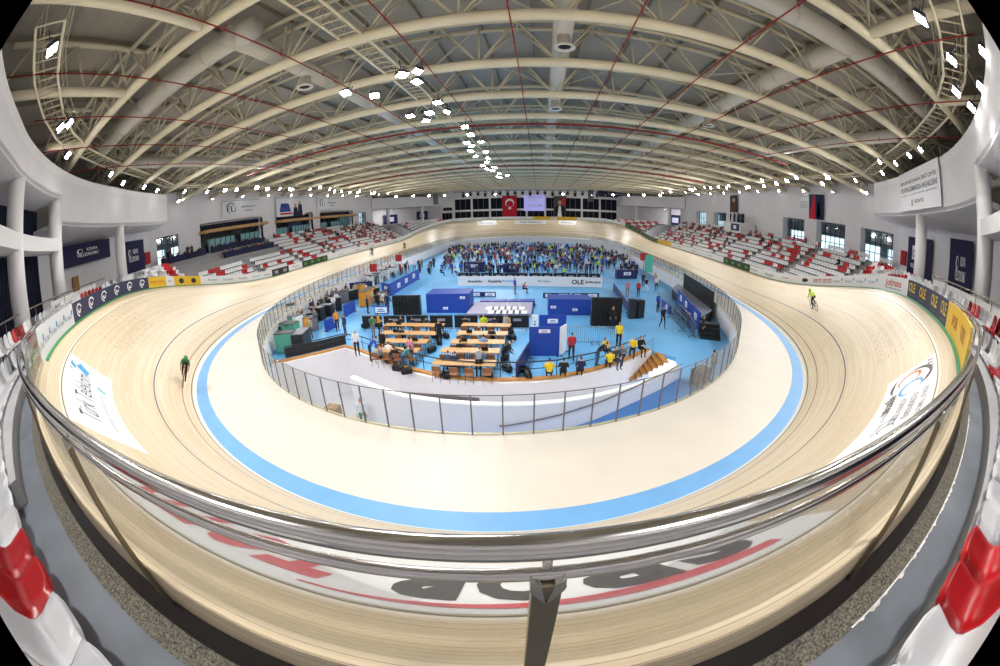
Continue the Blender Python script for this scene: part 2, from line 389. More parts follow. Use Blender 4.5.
# black railing on the deck rim
rl = empty('deck_railing', (0, 8, ZI)); tag(rl, 'low black railing behind the wooden edge of the infield deck', 'railing')
RIMR = []
for i in range(1, len(RIM)):
    a, b = Vector(RIM[max(0, i-1)]), Vector(RIM[min(len(RIM)-1, i+1)]); d = (b-a).normalized(); RIMR.append((RIM[i][0]-d.y*.42, RIM[i][1]+d.x*.42))
for nm, h, r in (('top_rail', .80, .035), ('mid_rail', .45, .02)): mb = MB(); mb.tube([(x, y-8, h) for x, y in RIMR], r); mb.build(nm, mDarkMetal, rl)
acc = 0
for i in range(1, len(RIMR)):
    a, b = Vector(RIMR[i-1]), Vector(RIMR[i]); n = max(1, round((b-a).length/1.1))
    for f in range(n): q = a.lerp(b, f/n); mb = MB(); mb.tube([(q.x, q.y-8, 0), (q.x, q.y-8, .80)], .022, 6); mb.build('post', mDarkMetal, rl)
mb = MB(); mb.wall([(x, y-8) for x, y in RIMR[:RCOR]], .08, .72, .03); mb.build('dark_infill', M('railing_cloth', '23242a', .8), rl)

# ------------------------------------------------------------------ clear infield fence
mFGlass = glass('fence_glass', (.93, .95, .96), .05)
mPost = M('fence_post', '6f6c70', .4, .5)
fe = empty('infield_fence', (0, 0, 0)); tag(fe, 'clear panelled safety fence with grey posts all round the infield', 'fence')
NP = 220
FS = sorted([i*PER/NP for i in range(NP)], key=lambda s: (fence_pt(s)-CAM).length)
m1, m2 = MB(), MB()
for i, s in enumerate(FS):
    a = fence_pt(s); x, y, nx, ny, k = P0(s); b = fence_pt(s+PER/NP); d = (b-a); c = (a+b)/2
    if i < 98: mb, mp_ = MB(), MB()
    else: mb, mp_ = m1, m2
    mb.bbox((a.x, a.y, .67), (.035, .05, 1.34), math.atan2(ny, nx), .008)
    mp_.box((c.x, c.y, .68), (d.length-.08, .012, 1.24), math.atan2(d.y, d.x))
    if i < 98: mb.build('post', mPost, fe); mp_.build('clear_panel', mFGlass, fe)
m1.build('post', mPost, fe)['kind'] = 'stuff'; m2.build('clear_panel', mFGlass, fe)['kind'] = 'stuff'
mb = MB(); mb.tube([fence_pt(s, 1.34) for s in seg(0, 249, 1.0)], .016, 6, closed=True); mb.build('top_rail', mPost, fe)
mb = MB(); mb.loops([[fence_pt(s, 0)+Vector((0, 0, 0)), fence_pt(s, .05), flat(s, -inset(s)-.08, .05), flat(s, -inset(s)-.08, 0)] for s in seg(0, 249, 1.0)], 0, True); mb.build('base_channel', M('channel_yellowish', 'c9c3a0', .5, .3), fe)

# ------------------------------------------------------------------ walkways, stands
mConc = M('grey_painted_floor', '5d636b', .55, var=.22, scale=1.6)
mConcL = M('grey_concrete', '9a9a9c', .7, var=.08, scale=1.2)
def speckle():
    m = M('speckled_kerb', '5c5850', .8, var=.0)
    nt = m.node_tree; nz = [n for n in nt.nodes if n.type == 'TEX_NOISE'][0]; nz.inputs['Scale'].default_value = 55
    rp = [n for n in nt.nodes if n.type == 'VALTORGB'][0]; rp.color_ramp.elements[0].color = (*lin('221f1b'), 1); rp.color_ramp.elements[1].color = (*lin('7a7465'), 1)
    return m
mSpeck = speckle()
HW = -.36
struct(slab(lambda s: [edge(s, .02, HW), edge(s, .42, HW), edge(s, .42, HW-.3), edge(s, .02, HW-.3)], SS, mSpeck, 'floor_kerb'), 'speckled concrete strip along the outer fence')
HS = HW+.27
for _n, _a, _b in (('left', -18, -1.5), ('right', 1.5, 18)):
    struct(slab(lambda s: [edge(s, .80, HW-.02), edge(s, .80, HS), edge(s, 1.61, HS), edge(s, 1.61, HW-.02)], seg(_a, _b, .5), mConcL, 'floor_seat_step_'+_n, closed=False))
struct(slab(lambda s: [edge(s, .42, HW-.005), edge(s, 1.62, HW-.005), edge(s, 1.62, HW-.3), edge(s, .42, HW-.3)], SS, mConc, 'floor_walkway'), 'grey painted walkway round the outside of the track')
_wr = random.Random(5); _wl = [_wr.uniform(0, 1)**2*.035 for _ in range(400)]
# worn white streak on the walkway edge
struct(slab(lambda s: [edge(s, .405, HW+.001), edge(s, .412+_wl[int(s*33) % 400], HW+.001), edge(s, .42, HW+.003), edge(s, .405, HW+.003)], seg(3.6, 7.5, .03), M('worn_white', 'd8d6d0', .8, var=.3, scale=9), 'trim_worn', closed=False))
struct(slab(lambda s: [edge(s, .10, HW-.02), edge(s, .22, HW-.02), edge(s, .22, HW+.04), edge(s, .10, HW+.14)], SS, M('dark_base_channel', '2a2624', .45, .5), 'baseboard_fence'))
ZC = edge(0)[2]+.10          # level of the concourse behind the bends
SE = min(seg(24, 40, .25), key=lambda s: abs(edge(s).y-18.3))    # where the straight stands take over
def ring_z(s, j): return min(ZC, edge(s).z+.10+.45*j)
RD = .90
for nm, a, b in (('near', -SE, SE), ('far', 125-SE, 125+SE)):
    ss = seg(a, b, .75)
    for j in range(6):
        d0 = 1.62+RD*j; d1 = d0+RD if j < 5 else (13.5 if nm == 'near' else 24.0)
        struct(slab(lambda s: [edge(s, d0, ring_z(s, j)-edge(s)[2]), edge(s, d1, ring_z(s, j)-edge(s)[2]), edge(s, d1, -1.4), edge(s, d0, -1.4)], ss, mConcL, 'floor_concourse_%s_%d' % (nm, j+1), closed=False))
# terraces of the two stands
def edge_x(y, side):   # |x| of the track edge at y
    best = None
    for i in range(0, 251):
        s = i*.5
        e = edge(s)
        if best is None or abs(e.y-y) < best[0]: best = (abs(e.y-y), e.x)
    return best[1]
EX = {round(y*.5, 2): None for y in range(20, 190)}
_pts = [(edge(i*.25).y, edge(i*.25).x) for i in range(0, 501)]
for y in list(EX): EX[y] = min(_pts, key=lambda q: abs(q[0]-y))[1]
ROWS = [(38.0-.95*k, 5.45-.50*k) for k in range(9)]
Y0S, Y1S = 18.5, 84.0
def row_spans(X):
    ok = [y for y in sorted(EX) if Y0S <= y <= Y1S and EX[y]+1.7 < X]
    return (min(ok), max(ok)) if ok else None
for side, nm in ((1, 'right'), (-1, 'left')):
    mb = MB()
    for X, z in ROWS:
        sp_ = row_spans(X-.5)
        if not sp_: continue
        ya, yb = sp_; mb.box((side*((X-.475)+40.2)/2, (ya+yb)/2, z-.6), (40.2-(X-.475), yb-ya, 1.2))
    struct(mb.build('floor_stand_'+nm, mConcL), 'grey concrete terraces of the %s stand' % nm)

# ------------------------------------------------------------------ building shell
mWall = M('wall_white', 'eceaee', .7, var=.02, scale=.8)
mWallT = M('wall_trim_white', 'f3f2f3', .6, var=.02)
mDarkGlass = M('dark_window', '0d1526', .5, var=.1, spec=.15)
mCurtain = M('navy_curtain', '0b1030', .8, var=.25, scale=3)
mFrame = M('dark_frame', '25292c', .4, .3)
mGlassW = glass('window_glass', (.80, .90, .92), .15)
XW, ZT = 40.0, 14.2
ORD0 = ('first', 'second', 'third', 'fourth')
# near gallery (drum) line, right half; mirrored to the left
GAL = [(0, -7.9), (5, -7.3), (9, -5.9), (12.5, -4.3), (15.4, -2.9), (18.6, -.9), (21.8, 1.6), (24.8, 4.6), (28.2, 9.0), (31.2, 13.4), (34.0, 18.6)]
def smooth_line(P, n=6):
    out = []
    for i in range(len(P)-1):
        p0, p1, p2, p3 = [Vector(P[min(max(j, 0), len(P)-1)]) for j in (i-1, i, i+1, i+2)]
        for k in range(n):
            t = k/n; out.append(tuple(.5*((2*p1)+(p2-p0)*t+(2*p0-5*p1+4*p2-p3)*t*t+(3*p1-p0-3*p2+p3)*t**3)))
    return out+[tuple(P[-1])]
GS = smooth_line(GAL)
def gal_at(x):
    return min(GS, key=lambda q: abs(q[0]-x))
ZG0, ZG1 = 9.9, 12.5
for side, nm in ((1, 'right'), (-1, 'left')):
    line = [(side*x, y) for x, y in GS]
    deep = [q for q in line if abs(q[0]) >= 20.7]; thin = [q for q in line if abs(q[0]) <= 21.1]
    mb = MB(); mb.wall(thin, 11.3, ZG1, -.35*side); mb.wall(deep, ZG0, ZG1, -.35*side); mb.wall([line[-1], (side*40.2, 19.6)], ZG0, ZG1, -.3*side)
    struct(mb.build('wall_gallery_'+nm, mWall), 'white curved gallery parapet high above the near %s corner' % nm)
    mb = MB(); mb.wall([(side*(x*1.0), y+.0) for x, y in GS], ZG1, ZG1+.45, -.75*side); mb.wall([line[-1], (side*40.2, 19.6)], ZG1, ZG1+.45, -.6*side)
    struct(mb.build('trim_gallery_'+nm, mWallT))
    # soffit and outer wall of the corner
    back = [(side*37.0, 14.2), (side*34.5, 8.6), (side*31.6, 3.6), (side*28.4, -.9), (side*24.4, -4.6), (side*19.6, -7.8), (side*14, -10.2), (side*7, -11.6), (0, -12.0)]
    mb = MB(); mb.poly(deep+[(side*40.2, 19.4)]+back[:5]+[(side*22.5, -1.5)], ZG0-.05, ZG0+.2); mb.poly(thin+[(side*24.4, -4.6)]+back[5:], 11.25, 11.5); struct(mb.build('ceiling_gallery_'+nm, mWall))
    mb = MB(); mb.wall([(side*40.1, 19.4)]+back, 4.2, 16.5, .3*side); struct(mb.build('wall_corner_'+nm, mWall), 'white wall behind the columns of the near %s corner' % nm)
    # middle slab between the inner columns
    mid = [q for q in GS if q[0] <= 20.9]
    mb = MB(); mb.wall([(side*x, y) for x, y in mid], 8.45, 9.1, -.9*side); struct(mb.build('beam_middle_'+nm, mWallT), 'white slab edge between the columns of the near %s corner' % nm)
    for j, (cx, zb) in enumerate(((15.1, 4.4), (20.9, 4.4), (28.9, 4.4))):
        g = gal_at(cx); mb = MB(); mb.lathe((side*(g[0]+.25), g[1]-.35, 0), [(.0, zb), (.52, zb), (.52, 11.3 if j < 2 else 9.9), (0, 11.3 if j < 2 else 9.9)], 24)
        struct(mb.build('column_%s_%d' % (nm, j+1), mWallT), 'round white column carrying the near %s gallery, %s from the camera' % (nm, ('first', 'second', 'third')[j]))
    # curtains between and behind the inner columns, a pleated sheet each, upper and lower
    cl = [(side*x, y) for x, y in smooth_line([(9, -9.2), (13, -7.6), (17.5, -4.9), (20.4, -2.6), (23.0, -.6)], 5)]
    for j, (i0, i1) in enumerate(((2, 7), (8, 13), (14, 19))):
        for lv, (za, zb) in (('upper', (9.0, 12.4)), ('lower', (4.6, 8.9))):
            if lv == 'upper': za, zb = 9.0, 11.24
            a0, a1 = cl[i0], cl[i1]; pts = []
            for t in range(41):
                f = t/40; j0 = i0+(i1-i0)*f; q = int(j0); fr = j0-q; qa = Vector(cl[min(q, len(cl)-1)]); qb = Vector(cl[min(q+1, len(cl)-1)]); c = qa.lerp(qb, fr); dd = (qb-qa).normalized() if (qb-qa).length > 1e-6 else Vector((1, 0)); c += Vector((-dd.y, dd.x))*.10*math.sin(t*1.55)
                pts.append((c.x, c.y))
            mb = MB(); mb.wall(pts, za, zb, .03)
            tag(mb.build('curtain', mCurtain), '%s navy curtain of the near %s corner, %s from the camera' % (lv, nm, ORD0[j]), 'curtain', 'navy curtains in the near %s corner' % nm)
# ------------------------------------------------------------------ side walls and their windows
def hole_wall(nm, side, y0, y1, z0, z1, holes, t=.3):
    """wall at x = side*XW with rectangular openings (ya, yb, za, zb)"""
    mb = MB(); ys = sorted({y0, y1, *[h[0] for h in holes], *[h[1] for h in holes]})
    for a, b in zip(ys, ys[1:]):
        c = (a+b)/2; hs = sorted([(h[2], h[3]) for h in holes if h[0] <= c <= h[1]]); z = z0
        for za, zb in hs+[(z1, z1)]:
            if za > z+1e-3: mb.box((side*(XW+t/2), c, (z+za)/2), (t, b-a, za-z))
            z = zb
    return struct(mb.build('wall_'+nm, mWall), 'white side wall along the %s stand' % nm)
def glazing(name, x, ya, yb, za, zb, nv, hz, side, tint=None, deep=.08):
    """a window in the plane x: frame bars + pane"""
    w = empty(name, (x, (ya+yb)/2, za)); w['kind'] = 'structure'
    mb = MB(); W_, H_ = yb-ya, zb-za
    for i in range(nv+1): mb.box((0, -W_/2+W_*i/nv, H_/2), (deep, .09, H_))
    for h in (0, H_, *hz): mb.box((0, 0, min(max(h, .045), H_-.045)), (deep, W_, .09))
    mb.build('frame', mFrame, w)
    mb = MB(); mb.box((side*.0, 0, H_/2), (.02, W_-.02, H_-.02)); mb.build('pane', tint or mGlassW, w)
    return w
XG = XW+1.1
def yg(px, x): return on_x(px, 235, x).y
RW = [(k+1, yg(p1, XG), yg(p0, XG)+.3) for k, (p0, p1) in enumerate(((867, 898), (822.5, 850), (788.5, 809)))]+[(4, 56.0, 60.6), (5, 63.5, 69.5), (6, 73.5, 79.5)]
holesR = [(a, b, 5.5, 9.05) for _, a, b in RW]
hole_wall('right', 1, 19.3, 90, 0, ZT, holesR)
nw = 0
def window(x, ya, yb, za, zb, nv, hz, side, tint=None):
    global nw
    nw += 1; return glazing('window_%d' % nw, x, ya, yb, za, zb, nv, hz, side, tint)
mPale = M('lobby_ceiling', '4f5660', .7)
for n, a, b in RW:
    window(XG, a, b, 5.45, 9.05, 6, (1.1, 2.2), 1)
    mb = MB(); mb.box((XW+.65, a-.12, 7.3), (1.2, .25, 3.7)); mb.box((XW+.65, b+.12, 7.3), (1.2, .25, 3.7)); mb.box((XW+.65, (a+b)/2, 9.15), (1.2, b-a, .2)); mb.box((XW+.65, (a+b)/2, 5.4), (1.2, b-a, .12))
    struct(mb.build('wall_reveal_right_%d' % n, mWall))
# glazed entrance hall outside (a ceiling slab, a far wall with bright windows)
for side, nm in ((1, 'right'), (-1, 'left')):
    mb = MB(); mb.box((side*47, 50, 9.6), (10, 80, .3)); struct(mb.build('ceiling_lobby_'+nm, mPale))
    mb = MB(); mb.box((side*47, 50, 5.2), (10, 80, .3)); struct(mb.build('floor_lobby_'+nm, M('lobby_floor', '8f9296', .4)))
    mb = MB(); mb.box((side*52.1, 50, 8.6), (.3, 80, 1.9))
    for k in range(9): mb.box((side*52.1, 12+9*k, 6.9), (.5, 1.4, 3.5))
    struct(mb.build('wall_lobby_'+nm, M('lobby_wall', '7c8288', .7)))
# left wall: door, three glazed bays with wooden awnings
LB = [(1, 28.6, 42.4), (2, 46.4, 58.0), (3, 61.0, 75.5)]
holesL = [(20.4, 24.3, 5.5, 8.9)] + [(a, b, 5.5, 9.5) for _, a, b in LB]+[(79, 83, 5.5, 9.0)]
hole_wall('left', -1, 19.3, 87, 0, ZT, holesL)
window(-XW-.15, 20.4, 24.3, 5.5, 8.9, 4, (1.0, 2.3), -1)
window(-XW-.15, 79, 83, 5.5, 9.0, 4, (1.1, 2.2), -1)
mGreenGlass = glass('dark_green_glass', (.22, .30, .29), .2)
mAwn = M('awning_wood', 'c79a63', .55, var=.12, scale=3)
for n, a, b in LB:
    window(-XW-.9, a, b, 5.5, 8.25, 12, (), -1, mGreenGlass); window(-XW-.9, a, b, 8.6, 9.45, 5, (), -1, mDarkGlass)
    mb = MB(); mb.box((-XW-.5, a-.1, 7.5), (1.0, .2, 4.0)); mb.box((-XW-.5, b+.1, 7.5), (1.0, .2, 4.0)); mb.box((-XW-.5, (a+b)/2, 9.55), (1.0, b-a, .2)); struct(mb.build('wall_reveal_left_%d' % n, mWall))
    mb = MB(); mb.bbox((-XW+.78, (a+b)/2-.2, 8.42), (1.5, b-a+.4, .42), bev=.03)
    for k in range(9): mb.box((-XW+.78, a+(b-a)*(k+.5)/9, 8.19), (1.45, .1, .06))
    tag(mb.build('awning', mAwn), 'long flat wooden awning over the %s glazed bay of the left wall' % ('nearest', 'middle', 'farthest')[n-1], 'awning', 'wooden awnings on the left wall')
# far gallery and far wall
FG = [(39.9, 86.2), (36.5, 91.5), (33.2, 97.0), (30.3, 101.8), (27.9, 106.2), (27.0, 110.2)]
YF = 110.0
for side, nm in ((1, 'right'), (-1, 'left')):
    line = [(side*x, y) for x, y in smooth_line(FG)]
    mb = MB(); mb.wall(line, 9.75, 12.6, .35*side); struct(mb.build('wall_far_gallery_'+nm, mWall), 'white curved gallery parapet in the far %s corner' % nm)
    mb = MB(); mb.poly(line+[(side*52, 110.2), (side*52, 86.2)], 9.7, 9.9); struct(mb.build('ceiling_far_'+nm, mWall))
    mb = MB(); mb.wall([(side*40.2, 86), (side*44.5, 90), (side*46, 97), (side*43, 104), (side*36, 109.8), (side*27, 110.3)], 4.5, 16.8, .3); struct(mb.build('wall_far_corner_'+nm, mWall))
    for j, (cx, cy) in enumerate(((37.2, 91.0), (30.8, 101.8))):
        mb = MB(); mb.lathe((side*cx, cy, 0), [(0, 4.5), (.45, 4.5), (.45, 9.8), (0, 9.8)], 16); struct(mb.build('column_far_%s_%d' % (nm, j+1), mWallT))
bays = [(-23.1+5.55*k, -23.1+5.55*(k+1)) for k in range(9)]
wins = []
for a, b in bays: wins += [(a+.28, b-.28, 8.15, 11.5), (a+.28, b-.28, 4.95, 7.55)]
for s_ in (-1, 1): wins += [(min(s_*27.0, s_*23.75), max(s_*27.0, s_*23.75), 4.95, 7.4)] if s_ < 0 else []
wins += [(-26.6, -23.7, 8.15, 9.1)]
mb = MB(); xs = sorted({-27.3, 27.3, *[w[0] for w in wins], *[w[1] for w in wins]})
for a, b in zip(xs, xs[1:]):
    c = (a+b)/2; z = 3.5
    for za, zb in sorted([(w[2], w[3]) for w in wins if w[0] <= c <= w[1]])+[(16.5, 16.5)]:
        if za > z+1e-3: mb.box((c, YF+.2, (z+za)/2), (b-a, .4, za-z))
        z = zb
struct(mb.build('wall_far', mWallT), 'white end wall behind the far bend with two rows of dark windows')
for a, b, za, zb in wins:
    nw += 1; w = empty('window_%d' % nw, ((a+b)/2, YF+.25, za)); w['kind'] = 'structure'
    m1 = MB(); m1.box((0, .1, (zb-za)/2), (b-a, .04, zb-za)); m1.build('pane', mDarkGlass, w)
    m1 = MB()
    for k in range(1, 3): m1.box(((b-a)*(k/3-.5), 0, (zb-za)/2), (.07, .1, zb-za))
    m1.build('mullion', M('grey_mullion', '8a8f98', .5), w)
# ------------------------------------------------------------------ roof
mCream = M('truss_cream', 'ebe1c3', .5, var=.05, scale=.5)
mCreamD = M('web_cream', 'd2cab0', .5, var=.06, scale=.7)
mDeck = M('roof_deck', 'aaa498', .55, .1, var=.05, scale=.5)
nt = mDeck.node_tree; bs = nt.nodes['Principled BSDF']
wv = nt.nodes.new('ShaderNodeTexWave'); wv.inputs['Scale'].default_value = 1.6; wv.bands_direction = 'Y'; tcn = nt.nodes.new('ShaderNodeTexCoord'); nt.links.new(tcn.outputs['Object'], wv.inputs['Vector'])
bp = nt.nodes.new('ShaderNodeBump'); bp.inputs['Strength'].default_value = .6; bp.inputs['Distance'].default_value = .05; nt.links.new(wv.outputs['Fac'], bp.inputs['Height']); nt.links.new(bp.outputs['Normal'], bs.inputs['Normal'])
def zb_(x): return 14.5-1.35*(x/38)**2
def zt_(x): return 17.0-3.3*(x/40)**2
mb = MB(); L = []
for y in (-16, 114):
    L.append([(x, y, zt_(x)+.55) for x in range(-48, 49, 2)]+[(x, y, zt_(x)+.75) for x in range(48, -49, -2)])
mb.loops(L); struct(mb.build('ceiling_roof', mDeck), 'grey corrugated metal roof deck above the trusses')
for k in range(-14, 15):
    x = k*2.8; mb = MB(); mb.box((x, 49, zt_(x)+.42), (.09, 130, .24)); struct(mb.build('beam_purlin', M('purlin_grey', '8f8874', .6)))
def truss(y, x0=-39.6, x1=39.6, full=True):
    t = empty('roof_truss', (0, y, 0)); xs = seg(x0, x1, 1.3)
    mb = MB(); mb.tube([(x, 0, zb_(x)) for x in xs], .27, 12); mb.build('bottom_chord', mCream, t)
    mb = MB(); mb.tube([(x, -.55, zt_(x)) for x in xs], .15, 8); mb.build('top_chord', mCreamD, t)
    mb = MB(); mb.tube([(x, .55, zt_(x)) for x in xs], .15, 8); mb.build('top_chord', mCreamD, t)
    mb = MB(); n = 20
    for i in range(n):
        a = x0+(x1-x0)*i/n; b = x0+(x1-x0)*(i+.5)/n; c = x0+(x1-x0)*(i+1)/n
        for s_ in (-.55, .55):
            mb.tube([(a, 0, zb_(a)), (b, s_, zt_(b))], .065, 6); mb.tube([(b, s_, zt_(b)), (c, 0, zb_(c))], .065, 6)
        mb.tube([(b, -.55, zt_(b)), (b, .55, zt_(b))], .05, 6)
        if i % 2 == 0: mb.tube([(a, 0, zb_(a)), (a, 0, zt_(a)-.0)], .06, 6)
    mb.build('web', mCreamD, t); return t
TY = [2.2, 7.9]+[13.2+5.75*k for k in range(17)]
for i, y in enumerate(TY):
    tag(truss(y), 'cream tubular arched roof truss, %s counted from the near end' % ORD[i], 'truss', 'arched roof trusses')
def near_truss(x, y0, y1):
    """secondary truss running from the first arch out to the near gallery"""
    t = empty('secondary_truss', (x, 0, 0)); ys = seg(y0, y1, 1.5)
    mb = MB(); mb.tube([(0, y, zb_(x)) for y in ys], .22, 12); mb.build('bottom_chord', mCream, t)
    mb = MB(); mb.tube([(0, y, zt_(x)) for y in ys], .15, 8); mb.build('top_chord', mCreamD, t)
    mb = MB(); n = max(2, int(abs(y1-y0)/2.4))
    for i in range(n):
        a = y0+(y1-y0)*i/n; b = y0+(y1-y0)*(i+.5)/n; c = y0+(y1-y0)*(i+1)/n
        mb.tube([(0, a, zb_(x)), (0, b, zt_(x))], .07, 6); mb.tube([(0, b, zt_(x)), (0, c, zb_(x))], .07, 6)
    mb.build('web', mCreamD, t); return t
for x, y0 in ((-20, -1), (-13.8, -6), (-7.8, -7.5), (0, -8), (7.8, -7.5), (14.4, -5.5), (20.5, -1)):
    tag(near_truss(x, y0, 2.2), 'cream half truss joining the first arch to the near gallery, %s' % ('far left' if x < -19 else 'second from the left' if x < -13 else 'third from the left' if x < -7 else 'in the centre' if x < 1 else 'third from the right' if x < 8 else 'second from the right' if x < 15 else 'far right'), 'truss', 'half trusses over the near end')
# long braces between arches (diagonal members in plan, just under the deck)
mb = MB()
for i in range(len(TY)-1):
    for k in range(-4, 5):
        x = k*8.4; s_ = 1 if (i+k) % 2 else -1
        mb.tube([(x, TY[i], zt_(x)), (x+s_*4.2, TY[i+1], zt_(x+s_*4.2))], .07, 6)
tag(mb.build('roof_bracing', mCreamD), 'cream diagonal bracing tubes between the roof trusses', 'bracing')
# ducts
mDuct = M('duct_white', 'd6d3c8', .45, .1, var=.03, scale=.6)
def duct(path, r, label, outlets=()):
    d = empty('air_duct', (0, 0, 0)); tag(d, label, 'duct', 'white ventilation ducts')
    mb = MB(); mb.tube(path, r, 20); mb.build('pipe', mDuct, d)
    mb = MB()
    a, b = Vector(path[0]), Vector(path[-1]); n = int((b-a).length/3)
    for i in range(1, n): c = a.lerp(b, i/n); dd = (b-a).normalized(); mb.tube([c-dd*.04, c+dd*.04], r+.025, 20); mb.build('flange', mDuct, d); mb = MB()
    for o in outlets:
        mb = MB(); o = Vector(o); mb.lathe(o, [(.30, 0), (.34, -.55), (.48, -.62), (.50, -.72), (.42, -.74), (.30, -.60), (.0, -.58)], 20); oo = mb.build('outlet', M('outlet_white', 'e8e5dc', .5), d)
        m2 = MB(); m2.lathe(o, [(.29, -.66), (.0, -.66)], 16)
        for k in range(4): m2.box(tuple(o+Vector((0, 0, -.67))), (.6, .05, .02), k*PI/4)
        m2.build('vent_vanes', M('vent_dark', '3c3b38', .6), oo)
    return d
duct([(4.2, -6, 15.6), (4.2, 100, 15.6)], .48, 'white round ventilation duct running lengthwise near the middle of the roof', [(4.2, y, 15.15) for y in (11.2, 22.5, 34, 46, 58)])
duct([(-9.3, 4.6, 15.6), (-9.3, 98, 15.6)], .5, 'white round ventilation duct running lengthwise on the left of the roof', [(-9.3, y, 15.15) for y in (11.5, 30, 50)])
duct([(16.2, 5.2, 15.4), (16.2, 98, 15.4)], .5, 'white round ventilation duct running lengthwise on the right of the roof', [(16.2, y, 14.95) for y in (22, 42)])
duct([(-26.5, 5.2, 14.9), (-18, 5.4, 15.4), (-9.0, 5.4, 15.75), (-8.2, 5.4, 15.75)], .62, 'thick white duct running crosswise over the near left corner')
duct([(9.5, 5.0, 15.75), (16, 5.0, 15.45), (26, 4.9, 14.9)], .62, 'thick white duct running crosswise over the near right corner')
duct([(26.2, 9.5, 14.6), (26.2, 34, 14.6)], .45, 'short white duct lengthwise over the right stand')
duct([(-27.0, 9.5, 14.6), (-27.0, 34, 14.6)], .45, 'short white duct lengthwise over the left stand')
# red sprinkler pipes
mRed = M('sprinkler_red', '8e1f22', .45, .2)
for i, x in enumerate((-23.8, -19.6, -15.5, -11.5, -7.0, -2.3, 2.0, 6.6, 11.0, 15.2, 19.7, 23.8)):
    p = empty('sprinkler_pipe', (x, 0, 0)); tag(p, 'thin red sprinkler pipe running lengthwise under the trusses, %s from the left' % ORD[i], 'pipe', 'red sprinkler pipes')
    mb = MB(); mb.tube([(0, -10 if abs(x) < 12 else -3, zb_(x)-.42), (0, 100, zb_(x)-.42)], .03, 8); mb.build('pipe', mRed, p)
    for k in range(28):
        y = -1+k*3.6; mb = MB(); mb.tube([(0, y, zb_(x)-.44), (0, y, zb_(x)-.16)], .02, 5); mb.lathe((0, y, zb_(x)-.5), [(0, 0), (.05, .02), (.05, .1), (0, .12)], 6)
        o_ = mb.build('sprinkler_head', mRed, p) if k == 0 else o_.copy()
        if k: COL.objects.link(o_); o_.location = (0, k*3.6, 0)
for y, w in ((25.6, 27), (53.5, 30)):
    mb = MB(); mb.tube([(x, y, zb_(x)-.5) for x in seg(-w, w, 2)], .09, 8); tag(mb.build('main_pipe', mRed), 'thick red main pipe running crosswise under the %s trusses' % ('near' if y < 30 else 'far'), 'pipe')
# catwalks
def catwalk(path, w, label, rails=True, z=14.6):
    c = empty('catwalk', (0, 0, 0)); tag(c, label, 'catwalk')
    P = [Vector((q[0], q[1], q[2] if len(q) > 2 else z)) for q in path]; Lf, Rt = [], []
    for i, q in enumerate(P):
        d = (P[min(i+1, len(P)-1)]-P[max(i-1, 0)]); d.z = 0; d.normalize(); n = Vector((-d.y, d.x, 0)); Lf.append(q+n*w/2); Rt.append(q-n*w/2)
    mb = MB(); mb.tube(Lf, .07, 6); mb.tube(Rt, .07, 6); mb.build('stringer', mCream, c)
    mb = MB(); tot = 0
    for i in range(len(P)-1):
        ln = (P[i+1]-P[i]).length; n = max(1, int(ln/.62))
        for k in range(n): f = k/n; mb.tube([Lf[i].lerp(Lf[i+1], f), Rt[i].lerp(Rt[i+1], f)], .035, 5)
    mb.build('grating', mCream, c)
    if rails:
        mb = MB(); up = Vector((0, 0, 1.0))
        for S_ in (Lf, Rt):
            mb.tube([q+up for q in S_], .03, 5); mb.tube([q+up*.5 for q in S_], .02, 5)
            for i in range(len(P)-1):
                n = max(1, int((P[i+1]-P[i]).length/1.5))
                for k in range(n): q = S_[i].lerp(S_[i+1], k/n); mb.tube([q, q+up], .02, 5)
        mb.build('guard_rail', mCreamD, c)
    return c
catwalk([(-4.5, y) for y in seg(-2, 98, 2)], 1.0, 'cream ladder-like catwalk running lengthwise left of the middle of the roof')
ringL = [(-8.5, -4.6), (-12, -3.4), (-15.2, -1.9), (-18.2, -.1), (-21.2, 2.4), (-24, 5.6), (-27.0, 9.6), (-30.0, 13.8), (-32.6, 18.0), (-33.6, 22), (-34.2, 30), (-34.4, 50), (-34.4, 80)]
catwalk([(x, y, 13.6 if abs(x) > 30 else 14.0) for x, y in ringL], 1.2, 'cream catwalk curving above the near left gallery and on along the left stand')
catwalk([(-x, y, 13.6 if abs(x) > 30 else 14.0) for x, y in ringL], 1.2, 'cream catwalk curving above the near right gallery and on along the right stand')
